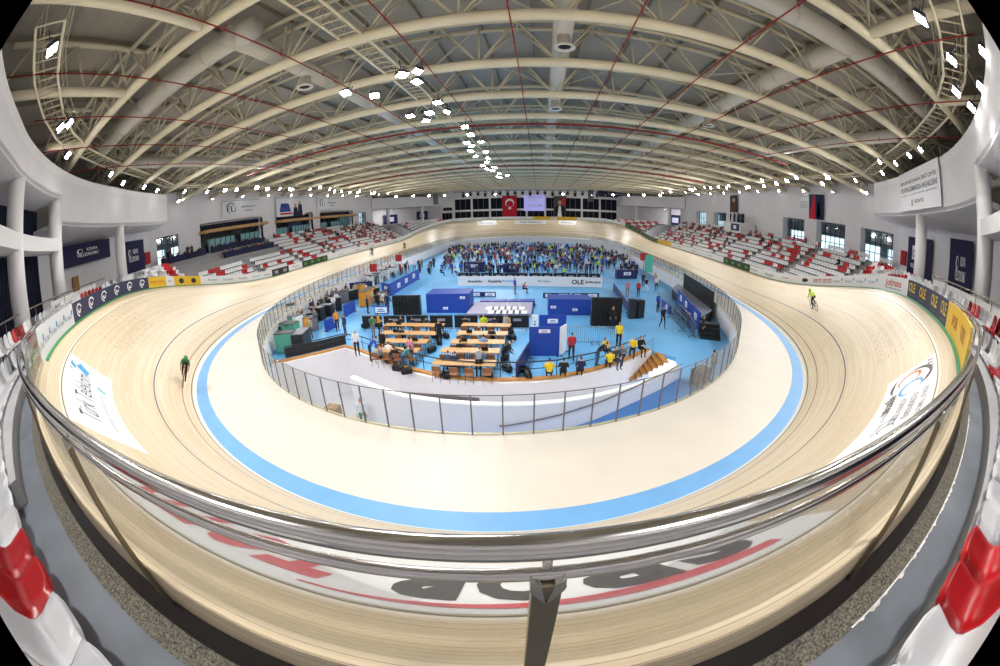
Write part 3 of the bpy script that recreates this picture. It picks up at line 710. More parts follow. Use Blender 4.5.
# ------------------------------------------------------------------ lamps
mLamp = M('lamp_face', (1.0, .98, .93), .4, var=0, emit=40.0)
mLampBody = M('lamp_body', '55565a', .5, .4)
def lamp_proto():
    t = empty('floodlight', (0, 0, 0))
    mb = MB(); mb.bbox((0, 0, 0), (.62, .50, .16), bev=.04)
    for k in range(6): mb.box((-.25+.1*k, 0, .11), (.02, .44, .1))
    mb.build('housing', mLampBody, t)
    mb = MB(); mb.bbox((0, 0, -.09), (.56, .44, .03), bev=.01); mb.build('lamp_face', mLamp, t)
    mb = MB(); mb.tube([(-.34, 0, 0), (-.34, 0, .34), (.34, 0, .34), (.34, 0, 0)], .022, 6); mb.tube([(0, 0, .34), (0, 0, 1.0)], .025, 6); mb.build('bracket', mLampBody, t)
    return t
LP = lamp_proto(); _lamp_used = [False]
lamp_count = 0
def floodlight(x, y, z, aim, label, group, power=0, scale=1.0, sz=.5):
    """aim: point the lamp looks at"""
    global lamp_count
    o = LP if not _lamp_used[0] else copy_tree(LP); _lamp_used[0] = True
    o.location = (x, y, z); d = (Vector(aim)-Vector((x, y, z))).normalized()
    o.rotation_euler = d.to_track_quat('-Z', 'Y').to_euler(); o.scale = (scale,)*3
    tag(o, label, 'floodlight', group)
    if power:
        l = bpy.data.lights.new('lamp', 'SPOT'); l.energy = power; l.spot_size = math.radians(150); l.spot_blend = 1.0; l.shadow_soft_size = .3; l.color = (1, .985, .965)
        lo = bpy.data.objects.new('lamp_light', l); COL.objects.link(lo); lo.location = Vector((x, y, z))+d*.95; lo.rotation_euler = o.rotation_euler
    lamp_count += 1; return o
PW = 1900
# cluster along the middle catwalk
mid = [(-5.7, 13.2, 1), (-6.3, 11.0, 0), (-3.1, 10.4, 1), (-2.6, 11.2, 0), (-3.0, 12.4, 1), (-3.8, 17.5, 1), (-3.0, 18.9, 1), (-3.0, 16.4, 0), (-5.6, 19.0, 0), (-4.9, 20.4, 0), (-2.8, 24, 1), (-2.6, 25.5, 0), (-3.6, 29, 1), (-2.5, 30.5, 0)]
mid += [(-3.4+1.3*random.uniform(-1, 1), 33+2.1*k, k % 4 == 0 or k > 8) for k in range(16)]
for i, (x, y, p) in enumerate(mid):
    aim = (x+random.uniform(-5, 5), y-random.uniform(1, 7), 0)
    floodlight(x, y, zb_(x)-1.0+random.uniform(-.3, .3), aim, 'floodlight hung under the middle catwalk, %s' % ('near end' if y < 15 else 'a third along' if y < 32 else 'far end'), 'floodlights under the middle catwalk', PW*.42 if p else 0, .9)
ring = [(-8.4, -4.1), (-14.6, -1.4), (-14.2, -1.0), (-18.6, .4), (-19.7, -1.0), (-21.1, 0), (-23.8, 6.1), (-27.1, 8.9), (-29.4, 12.6), (-31.6, 15.6), (-33.6, 21)]
for i, (x, y) in enumerate(ring):
    floodlight(x, y, 13.1, (x*.75, y+7, 2), 'small white floodlight over the near left gallery, %s from the camera' % ORD[i], 'floodlights over the near left gallery', PW*.62 if i in (0, 1, 3, 6, 8, 9) else 0, .85)
ringr = [(12.7, -1.6), (15.1, -1.4), (14.9, -3.2), (17.1, -1.9), (17.4, -.3), (18.8, -.5), (24.4, 6.4), (25.6, 8.2), (27.5, 10.9), (27.1, 12.4), (30.4, 14.6), (33.6, 21)]
for i, (x, y) in enumerate(ringr):
    floodlight(x, y, 13.1, (x*.75, y+7, 2), 'small white floodlight over the near right gallery, %s from the camera' % ORD[i], 'floodlights over the near right gallery', PW*.62 if i in (0, 3, 6, 8, 10) else 0, .85)
for sd, nm in ((-1, 'left'), (1, 'right')):
    for k in range(22):
        y = 25+2.7*k+random.uniform(-.6, .6); x = sd*(33.6+random.uniform(-1.6, 1.4))
        floodlight(x, y, 12.9+random.uniform(-.3, .3), (sd*14+random.uniform(-5, 5), y+random.uniform(-8, 8), 0), 'white floodlight hung along the catwalk over the %s stand, %s from the near end' % (nm, ORD[k]), 'floodlights over the %s stand' % nm, PW if k % 3 == 0 else 0, .85)
    for k in range(9):
        y = 24+6.5*k; floodlight(sd*39.2, y, 12.95, (sd*30, y, 5), 'small downlight at the top of the %s side wall, %s from the near end' % (nm, ORD[k]), 'downlights on the %s side wall' % nm, 0, .7)
for i, (x, y) in enumerate(((-3.2, -6.3), (6.6, -5.9))):  # two added lamps behind the camera, put in to brighten the near track
    floodlight(x, y, 13.1, (x*.8+.6, y+1.5, 4), 'added floodlight out of view above the near handrail, %s one' % ('left' if i == 0 else 'right'), 'floodlights over the near left gallery', PW*.58, .85)
for sd, nm in ((-1, 'left'), (1, 'right')):
    for k, (x, y) in enumerate(((33.5, 88), (30.5, 93), (27.5, 98), (24, 102), (18, 105.5), (10, 107.5))):
        floodlight(sd*x, y, 12.6, (sd*x*.7, y-11, 0), 'small white floodlight over the far %s bend, %s from the side wall' % (nm, ORD[k]), 'floodlights over the far %s bend' % nm, PW*.8 if k in (3, 4, 5) else 0, 1.0)
for sd, nm in ((-1, 'left'), (1, 'right')):  # lamps added below the far galleries to lift the grey corner walls
    floodlight(sd*38, 97, 9.3, (sd*41, 100, 5.5), 'small added floodlight brightening the wall under the far %s gallery' % nm, 'added floodlights under the far galleries', 700, .6)
# black stage lights on a lighting bar before the far wall
mBlack = M('stage_black', '17181b', .5, .2)
bar = empty('lighting_bar', (1.5, 97, 12.9)); tag(bar, 'black lighting bar hung across the hall before the far bend', 'lighting bar')
mb = MB()
for dz in (0, .4): mb.tube([(-22, 0, dz), (22, 0, dz)], .05, 6)
for k in range(44): mb.tube([(-22+k, 0, 0), (-21.5+k, 0, .4)], .025, 5); mb.tube([(-21.5+k, 0, .4), (-21+k, 0, 0)], .025, 5)
mb.build('bar', mBlack, bar)
for x in (-18, -6, 6, 18): mb = MB(); mb.tube([(x, 0, .4), (x, 0, 1.6)], .02, 5); mb.build('hanger', mBlack, bar)
def stage_light():
    t = empty('stage_light', (0, 0, 0)); mb = MB(); mb.lathe((0, 0, -.95), [(0, 0), (.25, 0), (.3, .12), (.26, .55), (.14, .7), (0, .7)], 12); mb.build('head', mBlack, t)
    mb = MB(); mb.tube([(-.36, 0, -.6), (-.36, 0, -.15), (.36, 0, -.15), (.36, 0, -.6)], .04, 6); mb.bbox((0, 0, -.08), (.4, .3, .16), bev=.03); mb.build('yoke', mBlack, t); return t
sl = stage_light()
for k in range(20):
    o = sl if k == 0 else copy_tree(sl); o.location = (-17.5+2.0*k, 97, 12.9)
    o.scale = (1.25, 1.25, 1.25+.35*(k % 3 == 0)); tag(o, 'black moving-head stage light hung from the lighting bar, %s from the left' % ORD[k], 'stage light', 'stage lights before the far wall')
def speaker_array(x, y, z, n, label):
    t = empty('speaker_array', (x, y, z)); tag(t, label, 'loudspeaker')
    for k in range(n):
        mb = MB(); mb.bbox((0, .02*k*k*.5, -.42*k), (1.3, .7, .38), bev=.05); c = mb.build('speaker_box', mBlack, t)
        m2 = MB()
        for q in range(5): m2.box((-.5+.25*q, -.36+.01*k*k, -.42*k), (.16, .02, .26))
        m2.build('grille', M('speaker_grey', '6a6d74', .5), c)
    mb = MB(); mb.tube([(0, 0, 0), (0, 0, 2.2)], .03, 6); mb.build('hanger', mBlack, t)
speaker_array(-22.8, 88, 12.2, 7, 'black column of hanging loudspeakers left of the far windows')
speaker_array(15.5, 88, 12.5, 7, 'black column of hanging loudspeakers right of the far windows')
# ------------------------------------------------------------------ world and view
wd = bpy.data.worlds.new('sky'); scene.world = wd; wd.use_nodes = True
bg = wd.node_tree.nodes['Background']; bg.inputs[0].default_value = (.80, .88, 1.0, 1); bg.inputs[1].default_value = 1.4
vs = scene.view_settings; vs.view_transform = 'Standard'; vs.look = 'None'; vs.gamma = 1; vs.use_curve_mapping = False; vs.exposure = 0.66
# ------------------------------------------------------------------ near handrail, glass, posts
mChrome = M('polished_steel', 'd2cfcc', .16, 1.0, var=.02)
mSatin = M('satin_steel', '8f8471', .3, .92, var=.05)
mBracket = M('steel_bracket', 'cfccc6', .2, .95)
SN = seg(-12, 13, .25)
RH = .878
hr = empty('handrail', edge(2.8, .11, HW)); hr0 = Vector(hr.location)
tag(hr, 'polished round steel handrail on flat posts running right in front of the camera', 'handrail')
mb = MB(); mb.tube([edge(s, .108, RH)-hr0 for s in SN], .0245, 20); mb.build('top_tube', mChrome, hr)
mb = MB(); mb.tube([edge(s, .112, RH-.075)-hr0 for s in SN], .0135, 12); mb.build('lower_tube', mChrome, hr)
for k in range(-7, 8):
    s = 2.24+1.44*k; e = edge(s, .117, 0)-hr0; x, y, nx, ny, kk = P0(s); a = math.atan2(ny, nx)
    mb = MB(); mb.bbox((e.x, e.y, e.z+(RH-.09+HW)/2), (.030, .054, RH-.09-HW), a, .003); p = mb.build('post', mSatin, hr)
    m2 = MB()
    for sg in (-1, 1):
        t = Vector((-ny, nx, 0))*sg; c = e+Vector((0, 0, RH-.10)); m2.add([c+t*.0+Vector((nx*.020, ny*.020, -.05)), c+t*.030+Vector((nx*.020, ny*.020, .0)), c+t*.030+Vector((nx*.020, ny*.020, .035)), c+t*.012+Vector((nx*.020, ny*.020, .02)),
                c+t*.0+Vector((-nx*.016, -ny*.016, -.05)), c+t*.030+Vector((-nx*.016, -ny*.016, .0)), c+t*.030+Vector((-nx*.016, -ny*.016, .035)), c+t*.012+Vector((-nx*.016, -ny*.016, .02))],
               [(0, 1, 2, 3), (7, 6, 5, 4), (0, 4, 5, 1), (1, 5, 6, 2), (2, 6, 7, 3), (3, 7, 4, 0)])
    m2.tube([e+Vector((-nx*.012, -ny*.012, RH-.11)), e+Vector((-nx*.015, -ny*.015, RH-.02))], .009, 8)
    m2.build('bracket', mBracket, p)
    m3 = MB(); m3.bbox((e.x, e.y, .012), (.05, .10, .02), a, .004); m3.lathe((e.x+nx*.02, e.y+ny*.02, .02), [(0, 0), (.008, 0), (.008, .008), (0, .008)], 8); m3.build('foot_plate', M('foot_plate_steel', 'a6a39c', .3, .9), p)
mNearGlass = glass('near_glass', (.95, .945, .93), .04)
gl = empty('glass_balustrade', edge(2.8, 0, 0)); g0 = Vector(gl.location); tag(gl, 'clear glass panels topped by a thin metal strip between handrail and track', 'balustrade')
SA, SB = -6.0, 8.0
for k in range(8):
    a = SA+(SB-SA)*k/8; b = SA+(SB-SA)*(k+1)/8; ss = seg(a, b, .25); mb = MB()
    mb.loops([[edge(s, -.004, .0)-g0, edge(s, -.004, .775)-g0, edge(s, .006, .775)-g0, edge(s, .006, .0)-g0] for s in ss], 0, False, k in (0, 7)); mb.build('glass_panel', mNearGlass, gl)
mb = MB(); mb.tube([edge(s, 0, .78)-g0 for s in seg(SA, SB, .25)], .008, 8); mb.build('top_strip', M('strip_grey', '77756f', .4, .7), gl)

# ------------------------------------------------------------------ advertising boards round the outside of the track
mBW = M('board_white', 'eef0f2', .45, var=.015); mBN = M('board_navy', '1d1f4d', .45, var=.05); mBY = M('board_yellow', 'f3c414', .45, var=.03)
mBG = M('board_dark_green', '1f3320', .5, var=.1); mBK = M('board_dark', '22252c', .5, var=.1); mInkB = M('ink_black', '1d1b20', .5); mInkR = M('ink_red', 'c4242e', .5)
mInkC = M('ink_cyan', '3f9fd4', .5); mInkG = M('ink_grey', '8f97a3', .5); mInkW = M('ink_white', 'f2f2f5', .5); mInkY = M('ink_yellow', 'f4d21c', .5); mInkO = M('ink_orange', 'c86a1d', .5); mInkGr = M('ink_green', '4f8f34', .5)
mCap = M('board_cap', '8f8577', .5, .2)
BM = [mBW, mBN, mBY, mBG, mBK, mInkB, mInkR, mInkC, mInkG, mInkW, mInkY, mInkO, mInkGr]
def board(a, b, base, label, marks=(), h=.78, group=None):
    """a < b along the track; marks: (text, centre 0..1 from the reader's left, width m, height m, material index, v0)"""
    ss = seg(a, b, .5); mb = MB()
    mb.loops([[edge(s, 0, .0), edge(s, 0, h), edge(s, .05, h), edge(s, .05, 0)] for s in ss], base)
    for mk in marks:
        kind, c, w, hh, mi, v0 = mk; s0 = b-(b-a)*c
        fn = lambda u, v: edge(s0+w/2-u, -.012, v0+v)
        if kind == '@swirl':     # crescent swirl emblem
            for r0, r1, t0, t1 in ((.5, .36, .3, 4.6), (.26, .10, 2.6, 6.6)):
                n = 14
                for i in range(n):
                    ta, tb = t0+(t1-t0)*i/n, t0+(t1-t0)*(i+1)/n
                    quad_into(mb, [(w/2+w*r*math.cos(t), hh/2+hh*r*math.sin(t)) for r, t in ((r0, ta), (r0, tb), (r1, tb), (r1, ta))], fn, mi)
        elif kind == '@diamond': quad_into(mb, [(0, hh*.3), (w*.6, 0), (w, hh*.7), (w*.4, hh)], fn, mi)
        elif kind == '@bar': quad_into(mb, [(0, 0), (w, 0), (w, hh), (0, hh)], fn, mi)
        elif kind == '@pent': quad_into(mb, [(w/2+w/2*math.cos(t*PI/8), hh/2+hh/2*math.sin(t*PI/8)) for t in range(16)], fn, mi)
        else: text_into(mb, kind, 0, 0, w, hh, fn, mi, .015)
    o = mb.build('advertising_board', BM); tag(o, label, 'advertising board', group)
    return o
def tt(n, sz=1.0):
    out = []
    for i in range(n): c = (i+.5)/n; out += [('Türk Telekom', c-.04, .95*sz, .16, 8, .28), ('@diamond', c+.62/(n*1.6) if False else c+.30/n, .26, .24, 7, .36)]
    return out
board(-11.7, -6.0, 0, 'white board with blue and grey telecom logos, next to the glass on the left', tt(5))
board(-21.9, -11.7, 1, 'navy board with a row of white swirl emblems on the near left bend', [('@swirl', (i+.5)/6, .75, .55, 9, .12) for i in range(6)])
board(-24.3, -21.9, 2, 'yellow board with orange lettering beside the navy emblem board', [('SPOR TOTO', .5, 1.9, .18, 11, .3)])
board(-25.4, -24.3, 0, 'short white board between two yellow boards left of the track', [('Spor', .5, .6, .2, 6, .3)])
board(-29.1, -25.4, 2, 'yellow board with two black round emblems left of the track', [('@pent', .27, .7, .45, 5, .16), ('@pent', .73, .7, .45, 5, .16), ('iddaa', .27, .55, .16, 10, .31), ('iddaa', .73, .55, .16, 10, .31)])
board(-40.7, -29.1, 0, 'long white board with pale grey lettering below the press desks of the left stand', [('Konya', .15, 1.3, .24, 8, .28), ('Türk Telekom', .35, 1.6, .2, 8, .3), ('Anadolu', .55, 1.4, .24, 8, .28), ('Konya', .75, 1.3, .24, 7, .28), ('Anadolu', .92, 1.2, .22, 8, .28)])
board(-44.2, -40.7, 4, 'dark board with pale lettering at the foot of the left stand', [('OLE', .25, .7, .35, 9, .2), ('OLE', .75, .7, .35, 9, .2)])
board(-47.3, -44.2, 0, 'short white board between two dark boards at the foot of the left stand', [('Konya', .5, 1.3, .25, 8, .28)])
board(-54.0, -47.3, 3, 'dark green board with four bright green marks at the foot of the left stand', [('@pent', (i+.5)/4, .9, .4, 12, .2) for i in range(4)])
board(-74.0, -54.0, 0, 'white board at the far end of the left stand', [('Konya', .2, 1.5, .25, 8, .28), ('Anadolu', .5, 1.6, .25, 8, .28), ('Konya', .8, 1.5, .25, 8, .28)])
board(-100.0, -74.0, 0, 'white board leading into the far left bend', [('Anadolu', .3, 1.6, .25, 8, .28), ('Konya', .7, 1.5, .25, 8, .28)])
board(129.0, 150.0, 0, 'white board along the left part of the far bend', [('Türk Telekom', .3, 2.4, .3, 7, .24), ('Türk Telekom', .7, 2.4, .3, 7, .24)])
board(124.2, 129.0, 0, 'white board at the middle of the far bend below the red flag', [('Konya', .5, 1.4, .3, 8, .24)])
board(120.0, 124.2, 2, 'yellow board on the far bend below the lavender screen', [('SPOR TOTO', .5, 2.6, .3, 11, .24)])
board(118.6, 120.0, 0, 'narrow white board between two yellow boards on the far bend', [('Spor', .5, .8, .3, 6, .24)])
board(113.6, 118.6, 2, 'yellow board on the far bend below the portrait banner', [('SPOR TOTO', .5, 2.8, .3, 11, .24)])
board(99.3, 113.6, 0, 'white board along the right part of the far bend', [('Türk Telekom', .5, 2.4, .3, 7, .24)])
board(81.8, 99.3, 3, 'dark green board entering the far right bend with bright green marks', [('@pent', (i+.5)/9, 1.0, .4, 12, .2) for i in range(9)])
board(73.5, 81.8, 2, 'yellow board at the far end of the right stand', [('SPOR TOTO', .3, 2.4, .26, 11, .26), ('SPOR TOTO', .7, 2.4, .26, 11, .26)])
board(51.7, 73.5, 0, 'long white board at the foot of the far half of the right stand', [('Konya', .2, 1.5, .25, 8, .28), ('Anadolu', .5, 1.6, .25, 8, .28), ('Konya', .8, 1.5, .25, 8, .28)])
board(44.5, 51.7, 3, 'dark green board with four bright green marks at the foot of the right stand', [('@pent', (i+.5)/4, .95, .4, 12, .2) for i in range(4)])
board(32.4, 44.5, 0, 'long white board with grey names between dark green and red-lettered boards', [('Konya', .08, 1.5, .3, 8, .25), ('Anadolu', .36, 1.8, .34, 8, .22), ('Konya', .62, 1.2, .2, 6, .3), ('@pent', .9, 1.0, .34, 5, .22)])
board(29.3, 32.4, 0, 'white board with red lettering repeated twice at the foot of the right stand', [('SPOR TOTO', .26, 1.3, .34, 6, .22), ('SPOR TOTO', .74, 1.3, .34, 6, .22)])
board(22.4, 29.3, 0, 'white board with blue and grey telecom logos right of the track', tt(4, 1.05))
board(18.2, 22.4, 0, 'white board with one large red and blue name right of the track', [('Joltrans', .5, 2.3, .48, 6, .16), ('Joltrans', .52, 2.2, .10, 1, .10)])
board(12.4, 18.2, 1, 'navy board with four large yellow logos on the near right bend', [('OLE', (i+.5)/4+(-.02 if i < 2 else .02), .85, .40, 10, .28) for i in range(4)]+[('ole.com', (i+.5)/4+(-.02 if i < 2 else .02), .6, .08, 12, .12) for i in range(4)])
board(8.0, 12.4, 2, 'yellow board with orange lettering on the near right bend, next to the glass', [('SPOR', .3, .9, .3, 11, .26), ('TOTO', .68, .9, .3, 11, .26)])

# ------------------------------------------------------------------ prints on the timber
def print_sheet(name, a, b, d0, d1, label, mats, draw, skew=0.0):
    """thin sheet stuck on the bank between s=a..b and d0..d1; draw(mb, fn) adds the marks; u runs from s=b to s=a"""
    mb = MB(); ss = seg(a, b, .3); dd = seg(d0, d1, .4); n = len(dd)
    def skw(s, d): return s+skew*(d-d0)
    for s in ss:
        for d in dd: mb.v.append(tuple(trk(skw(s, d), d, .004)))
    for i in range(len(ss)-1):
        for k in range(n-1): mb.f.append((i*n+k, i*n+k+1, (i+1)*n+k+1, (i+1)*n+k)); mb.m.append(0); mb.smooth.append(True)
    draw(mb, lambda u, v: trk(skw(b-u, d0+v), d0+v, .008))
    return tag(mb.build(name, mats), label, 'floor print')
PM = [M('sheet_white', 'f4f5f6', .4, var=.01), mInkB, mInkR, mInkC, mInkG, mInkO, M('ink_navy_grey', '3c3d55', .5), M('ink_pale_teal', '8cc3cf', .5), M('ink_dark_grey', '4a4644', .5, var=.1), M('ink_light_red', 'd9545a', .5)]
def d_turk(mb, fn):
    text_into(mb, 'Türk Telekom', 1.25-.45, .85, 3.5, .62, fn, 6, .0, .25)
    for q in ([(4.3, 1.02), (4.75, .92), (5.15, 1.35), (4.7, 1.5)], [(4.35, 1.5), (4.7, 1.5), (5.0, 1.75), (4.55, 1.72)]): quad_into(mb, q, fn, 3)
    text_into(mb, 'konya velodromu', .75, .38, 2.6, .2, fn, 4, .0, .25); quad_into(mb, [(3.5, .35), (3.8, .25), (4.0, .55), (3.75, .65)], fn, 7)
    quad_into(mb, [(4.2, 1.62), (4.28, 1.6), (4.3, 1.72), (4.22, 1.74)], fn, 1)
print_sheet('track_print', -8.7, -3.2, 4.5, 6.38, 'large white print with telecom lettering and blue diamond stuck on the near left banking', PM, d_turk)
def arcs(mb, fn, cu, cv, ru, rv, t0, t1, w, mi, n=12):
    for i in range(n):
        ta, tb = t0+(t1-t0)*i/n, t0+(t1-t0)*(i+1)/n; wa, wb = w*(.25+math.sin(PI*i/n)), w*(.25+math.sin(PI*(i+1)/n))
        quad_into(mb, [(cu+ru*math.cos(ta), cv+rv*math.sin(ta)), (cu+ru*math.cos(tb), cv+rv*math.sin(tb)), (cu+(ru-wb)*math.cos(tb), cv+(rv-wb)*math.sin(tb)), (cu+(ru-wa)*math.cos(ta), cv+(rv-wa)*math.sin(ta))], fn, mi)
def d_bis(mb, fn):
    arcs(mb, fn, .80, .85, .42, .42, 0, 5.4, .10, 5); arcs(mb, fn, 1.55, .95, .45, .40, .6, 6.6, .10, 3); arcs(mb, fn, 1.1, .9, .85, .75, 1.0, 3.4, .12, 8); arcs(mb, fn, 1.25, 1.2, .5, .42, .1, 1.9, .12, 8); arcs(mb, fn, .9, .55, .6, .35, 3.6, 5.6, .10, 8)
    for i in range(3): quad_into(mb, [(.2+.25*i, 1.5), (.32+.25*i, 1.48), (.42+.25*i, 1.68), (.36+.25*i, 1.7)], fn, 8)
    text_into(mb, 'egemen', 1.5, .18, 1.2, .34, fn, 8, .03, .25)
    for i in range(3): text_into(mb, ('BİSİKLET TÜRKİYE', 'VELODROM KUPASI', 'KONYA 2022')[i], 2.25, 1.42-.33*i, 1.5-.1*i, .2, fn, 8, .0, .25)
    arcs(mb, fn, 3.5, .75, .22, .2, 0, 5, .05, 4); arcs(mb, fn, 3.75, .8, .2, .2, 1, 6, .05, 4); text_into(mb, 'konya', 3.35, .45, .6, .14, fn, 4, 0, .25)
    text_into(mb, 'spor', 2.75, .38, .45, .14, fn, 4, 0, .25)
print_sheet('track_print', 6.2, 11.0, 4.6, 6.38, 'large white print with a cyclist emblem and dark lettering stuck on the near right banking', PM, d_bis)
def d_spor(mb, fn):
    for i, c in enumerate('SPOR'): text_into(mb, c, .50+.60*i, .55, .53, 1.0, fn, 8, .06, .2)
    for i, c in enumerate('TOTO'): text_into(mb, c, 3.05+.58*i, .55, .5, 1.0, fn, 9, .06, .2)
    n = 16
    for i in range(n):
        a, b = .5+2.6*i/n, .5+2.6*(i+1)/n; h = lambda u: 1.66-.05*0; th = lambda u: max(.02, .17*(1-abs((u-1.0)/2.2)))
        quad_into(mb, [(a, 1.70-th(a)), (b, 1.70-th(b)), (b, 1.72), (a, 1.72)], fn, 9)
print_sheet('track_print', -1.6, 4.25, 4.55, 6.38, 'long white print with large grey and red capitals just beyond the handrail', PM, d_spor)
mGhost = M('faded_mark', 'bda584', .6, var=.1)
for a, b, d0, d1, nm in ((-18.0, -12.2, 3.9, 6.3, 'left'), (13.4, 17.4, 4.0, 6.4, 'right')):
    mb = MB(); rr = random.Random(3)
    for r in range(7):
        v = d0+(d1-d0)*(r+.15)/7; s = a+rr.uniform(0, .5)
        while s < b-.4:
            w = rr.uniform(.12, .45)
            for q in ([(s, v), (s+.035, v), (s+.035, v+.2), (s, v+.2)], [(s, v+.17), (s+w, v+.17), (s+w, v+.2), (s, v+.2)], [(s+w*.6, v), (s+w*.6+.03, v), (s+w*.6+.03, v+.2), (s+w*.6, v+.2)]):
                if rr.random() < .85: mb.add([trk(x, y, .005) for x, y in q], [(0, 1, 2, 3)])
            s += w+rr.uniform(.08, .3)
    tag(mb.build('faded_lettering', mGhost), 'faint brown remains of lettering on the near %s banking' % nm, 'floor print')
for s0, w, nm, mi in ((133, 5.0, 'left', 4), (121, 7.5, 'middle', 6), (113.4, 4.5, 'right', 1)):
    def d_far(mb, fn, w=w, mi=mi): text_into(mb, 'Türk Telekom' if mi != 1 else 'konya', w*.15, .45, w*.7, .6, fn, mi, .02)
    print_sheet('track_print', s0, s0+w, 5.0, 6.5, 'small white print on the banking of the far bend, %s one of three' % nm, PM, d_far)

# ------------------------------------------------------------------ seats
mSeatW = M('seat_white', 'e4e4e6', .3, var=.03, scale=3); mSeatR = M('seat_red', 'c1121b', .3, var=.06, scale=3); mSeatLeg = M('seat_bracket', '2b2b2e', .5, .3)
def seat_mesh(mat, fine=True):
    """moulded bucket seat, facing -Y (towards the track); origin on the floor under its middle"""
    prof = [(-.235, .36), (-.225, .405), (-.19, .425), (-.10, .415), (.03, .40), (.12, .41), (.17, .44), (.205, .52), (.225, .64), (.24, .75), (.245, .80), (.25, .82)]
    nx = 13; bm = bmesh.new(); g = []
    for j, (y, z) in enumerate(prof):
        f = j/(len(prof)-1); hw = (.205, .235)[j] if j < 2 else .25 if j < 8 else .25-.07*((j-7)/4)**2.2
        row = []
        for i in range(nx):
            t = -1+2*i/(nx-1); e = abs(t)**5
            zz, yy = z, y
            if j < 7: zz = z-.045*e-.02*(1-t*t)*(1 if 1 < j < 6 else 0)
            else: yy = y+.04*e; zz = z-(.05*e if j > 8 else 0)
            if j < 2: yy = y+.05*e
            row.append(bm.verts.new((t*hw, yy, zz)))
        g.append(row)
    for j in range(len(prof)-1):
        for i in range(nx-1): bm.faces.new((g[j][i], g[j][i+1], g[j+1][i+1], g[j+1][i]))
    bmesh.ops.solidify(bm, geom=bm.faces[:], thickness=.02)
    bmesh.ops.recalc_face_normals(bm, faces=bm.faces[:])
    me = bpy.data.meshes.new('seat_shell'); bm.to_mesh(me); bm.free(); me.materials.append(mat)
    for p in me.polygons: p.use_smooth = True
    return me
shW, shR = seat_mesh(mSeatW), seat_mesh(mSeatR)
mb = MB(); mb.bbox((0, .06, .345), (.16, .14, .03), bev=.01); mb.tube([(0, .12, 0), (0, .12, .34)], .03, 8); mb.bbox((0, .12, .01), (.2, .12, .02), bev=.005); brk = mb.mesh('bracket', mSeatLeg)
mb = MB(); mb.lathe((0, .0, .405), [(0, 0), (.012, 0), (.012, .006), (0, .006)], 8); bolt_m = mb.mesh('bolt', mSeatLeg)
seat_n = [0]
mb = MB(); mb.bbox((0, .06, .075), (.16, .14, .03), bev=.01); mb.tube([(0, .08, 0), (0, .08, .07)], .03, 8); brk_low = mb.mesh('bracket', mSeatLeg)
def seat(p, ang, red, label, group, low=False):
    o = bpy.data.objects.new('stadium_seat', None); COL.objects.link(o); o.location = p; o.rotation_euler = (0, 0, ang)
    a = bpy.data.objects.new('shell', shR if red else shW); COL.objects.link(a); a.parent = o
    a.location = (0, 0, -.27 if low else 0); b = bpy.data.objects.new('bracket', brk_low if low else brk); COL.objects.link(b); b.parent = o
    tag(o, label, 'seat', group); seat_n[0] += 1; return o
def face_in(s):
    x, y, nx, ny, k = P0(s); return math.atan2(ny, nx)-PI/2
def rowcol(i, seed):
    r = random.Random(seed*977+(i//2 if seed % 2 else (i+1)//3)); return r.random() < .24
# ring rows beside the near bend
k = 0
SEAT_RED = set()
RING = []
for i in range(-34, 36):
    s = 2.24+.385*(i+.5)
    if abs(s-2.24) < .8: continue
    RING.append((i, s, project(edge(s, .95, HS+.15))))
REDS = {min(RING, key=lambda q: (q[2][0]-x)**2+(q[2][1]-y)**2)[0]: nm for x, y, nm in ((25, 590, 'nearer seat of the red pair left of the handrail'), (9, 553, 'farther seat of the red pair left of the handrail'), (978, 588, 'nearer seat of the red pair right of the handrail'), (992, 548, 'farther seat of the red pair right of the handrail'))}
for i, s, q in RING:
    red = i in REDS or (abs(i) > 12 and rowcol(i, 5)); side = 'left' if i < 0 else 'right'
    seat(edge(s, 1.0+.35*min(1, max(0, (abs(s-2.24)-2)/4)), HS), face_in(s), red, 'red plastic seat, '+REDS[i] if i in REDS else '%s plastic seat in the front row beside the handrail, %s side' % ('red' if red else 'white', side), 'front row seats beside the handrail', True)
ring_far = []
for j in range(6):
    for i in range(-110, 111):
        dr = 2.05+RD*j; st_ = .53/(1+dr/26+.22); s = 2.24+st_*(i+.5)
        if abs(s) < 7.5 or abs(s) > SE-.4: continue
        if j > 0 and ring_z(s, j)-ring_z(s, j-1) < .15: continue
        if j == 0 and abs(s) > 30.5 and False: continue
        red = rowcol(i+3*j, 8); e = edge(s, dr, 0); e.z = ring_z(s, j)
        ring_far.append((e, face_in(s), red, '%s seat, %s row round the near %s bend' % ('red' if red else 'white', ('lowest', 'second', 'third', 'fourth', 'fifth', 'sixth')[j], 'left' if s < 0 else 'right'), 'seats round the near %s bend' % ('left' if s < 0 else 'right')))
mass = MB()
def mass_seat(p, a, red):
    mi = 1 if red else 0; R = Matrix.Rotation(a, 3, 'Z'); p = Vector(p)
    for c, d, m in (((0, 0, .40), (.46, .44, .05), mi), ((0, .21, .60), (.46, .05, .40), mi), ((0, .08, .19), (.08, .08, .38), 2)): mass.box(p+R @ Vector(c), d, a, m)
for j in range(5):
    for i in range(-80, 81):
        dr = 2.05+RD*j; s = 125+.42*(i+.5)
        if abs(s-125) < 20 or abs(s-125) > SE-.4 or (j > 0 and ring_z(s, j)-ring_z(s, j-1) < .15): continue
        e = edge(s, dr, 0); e.z = ring_z(s, j); mass_seat(e, face_in(s), rowcol(i+3*j, 9))
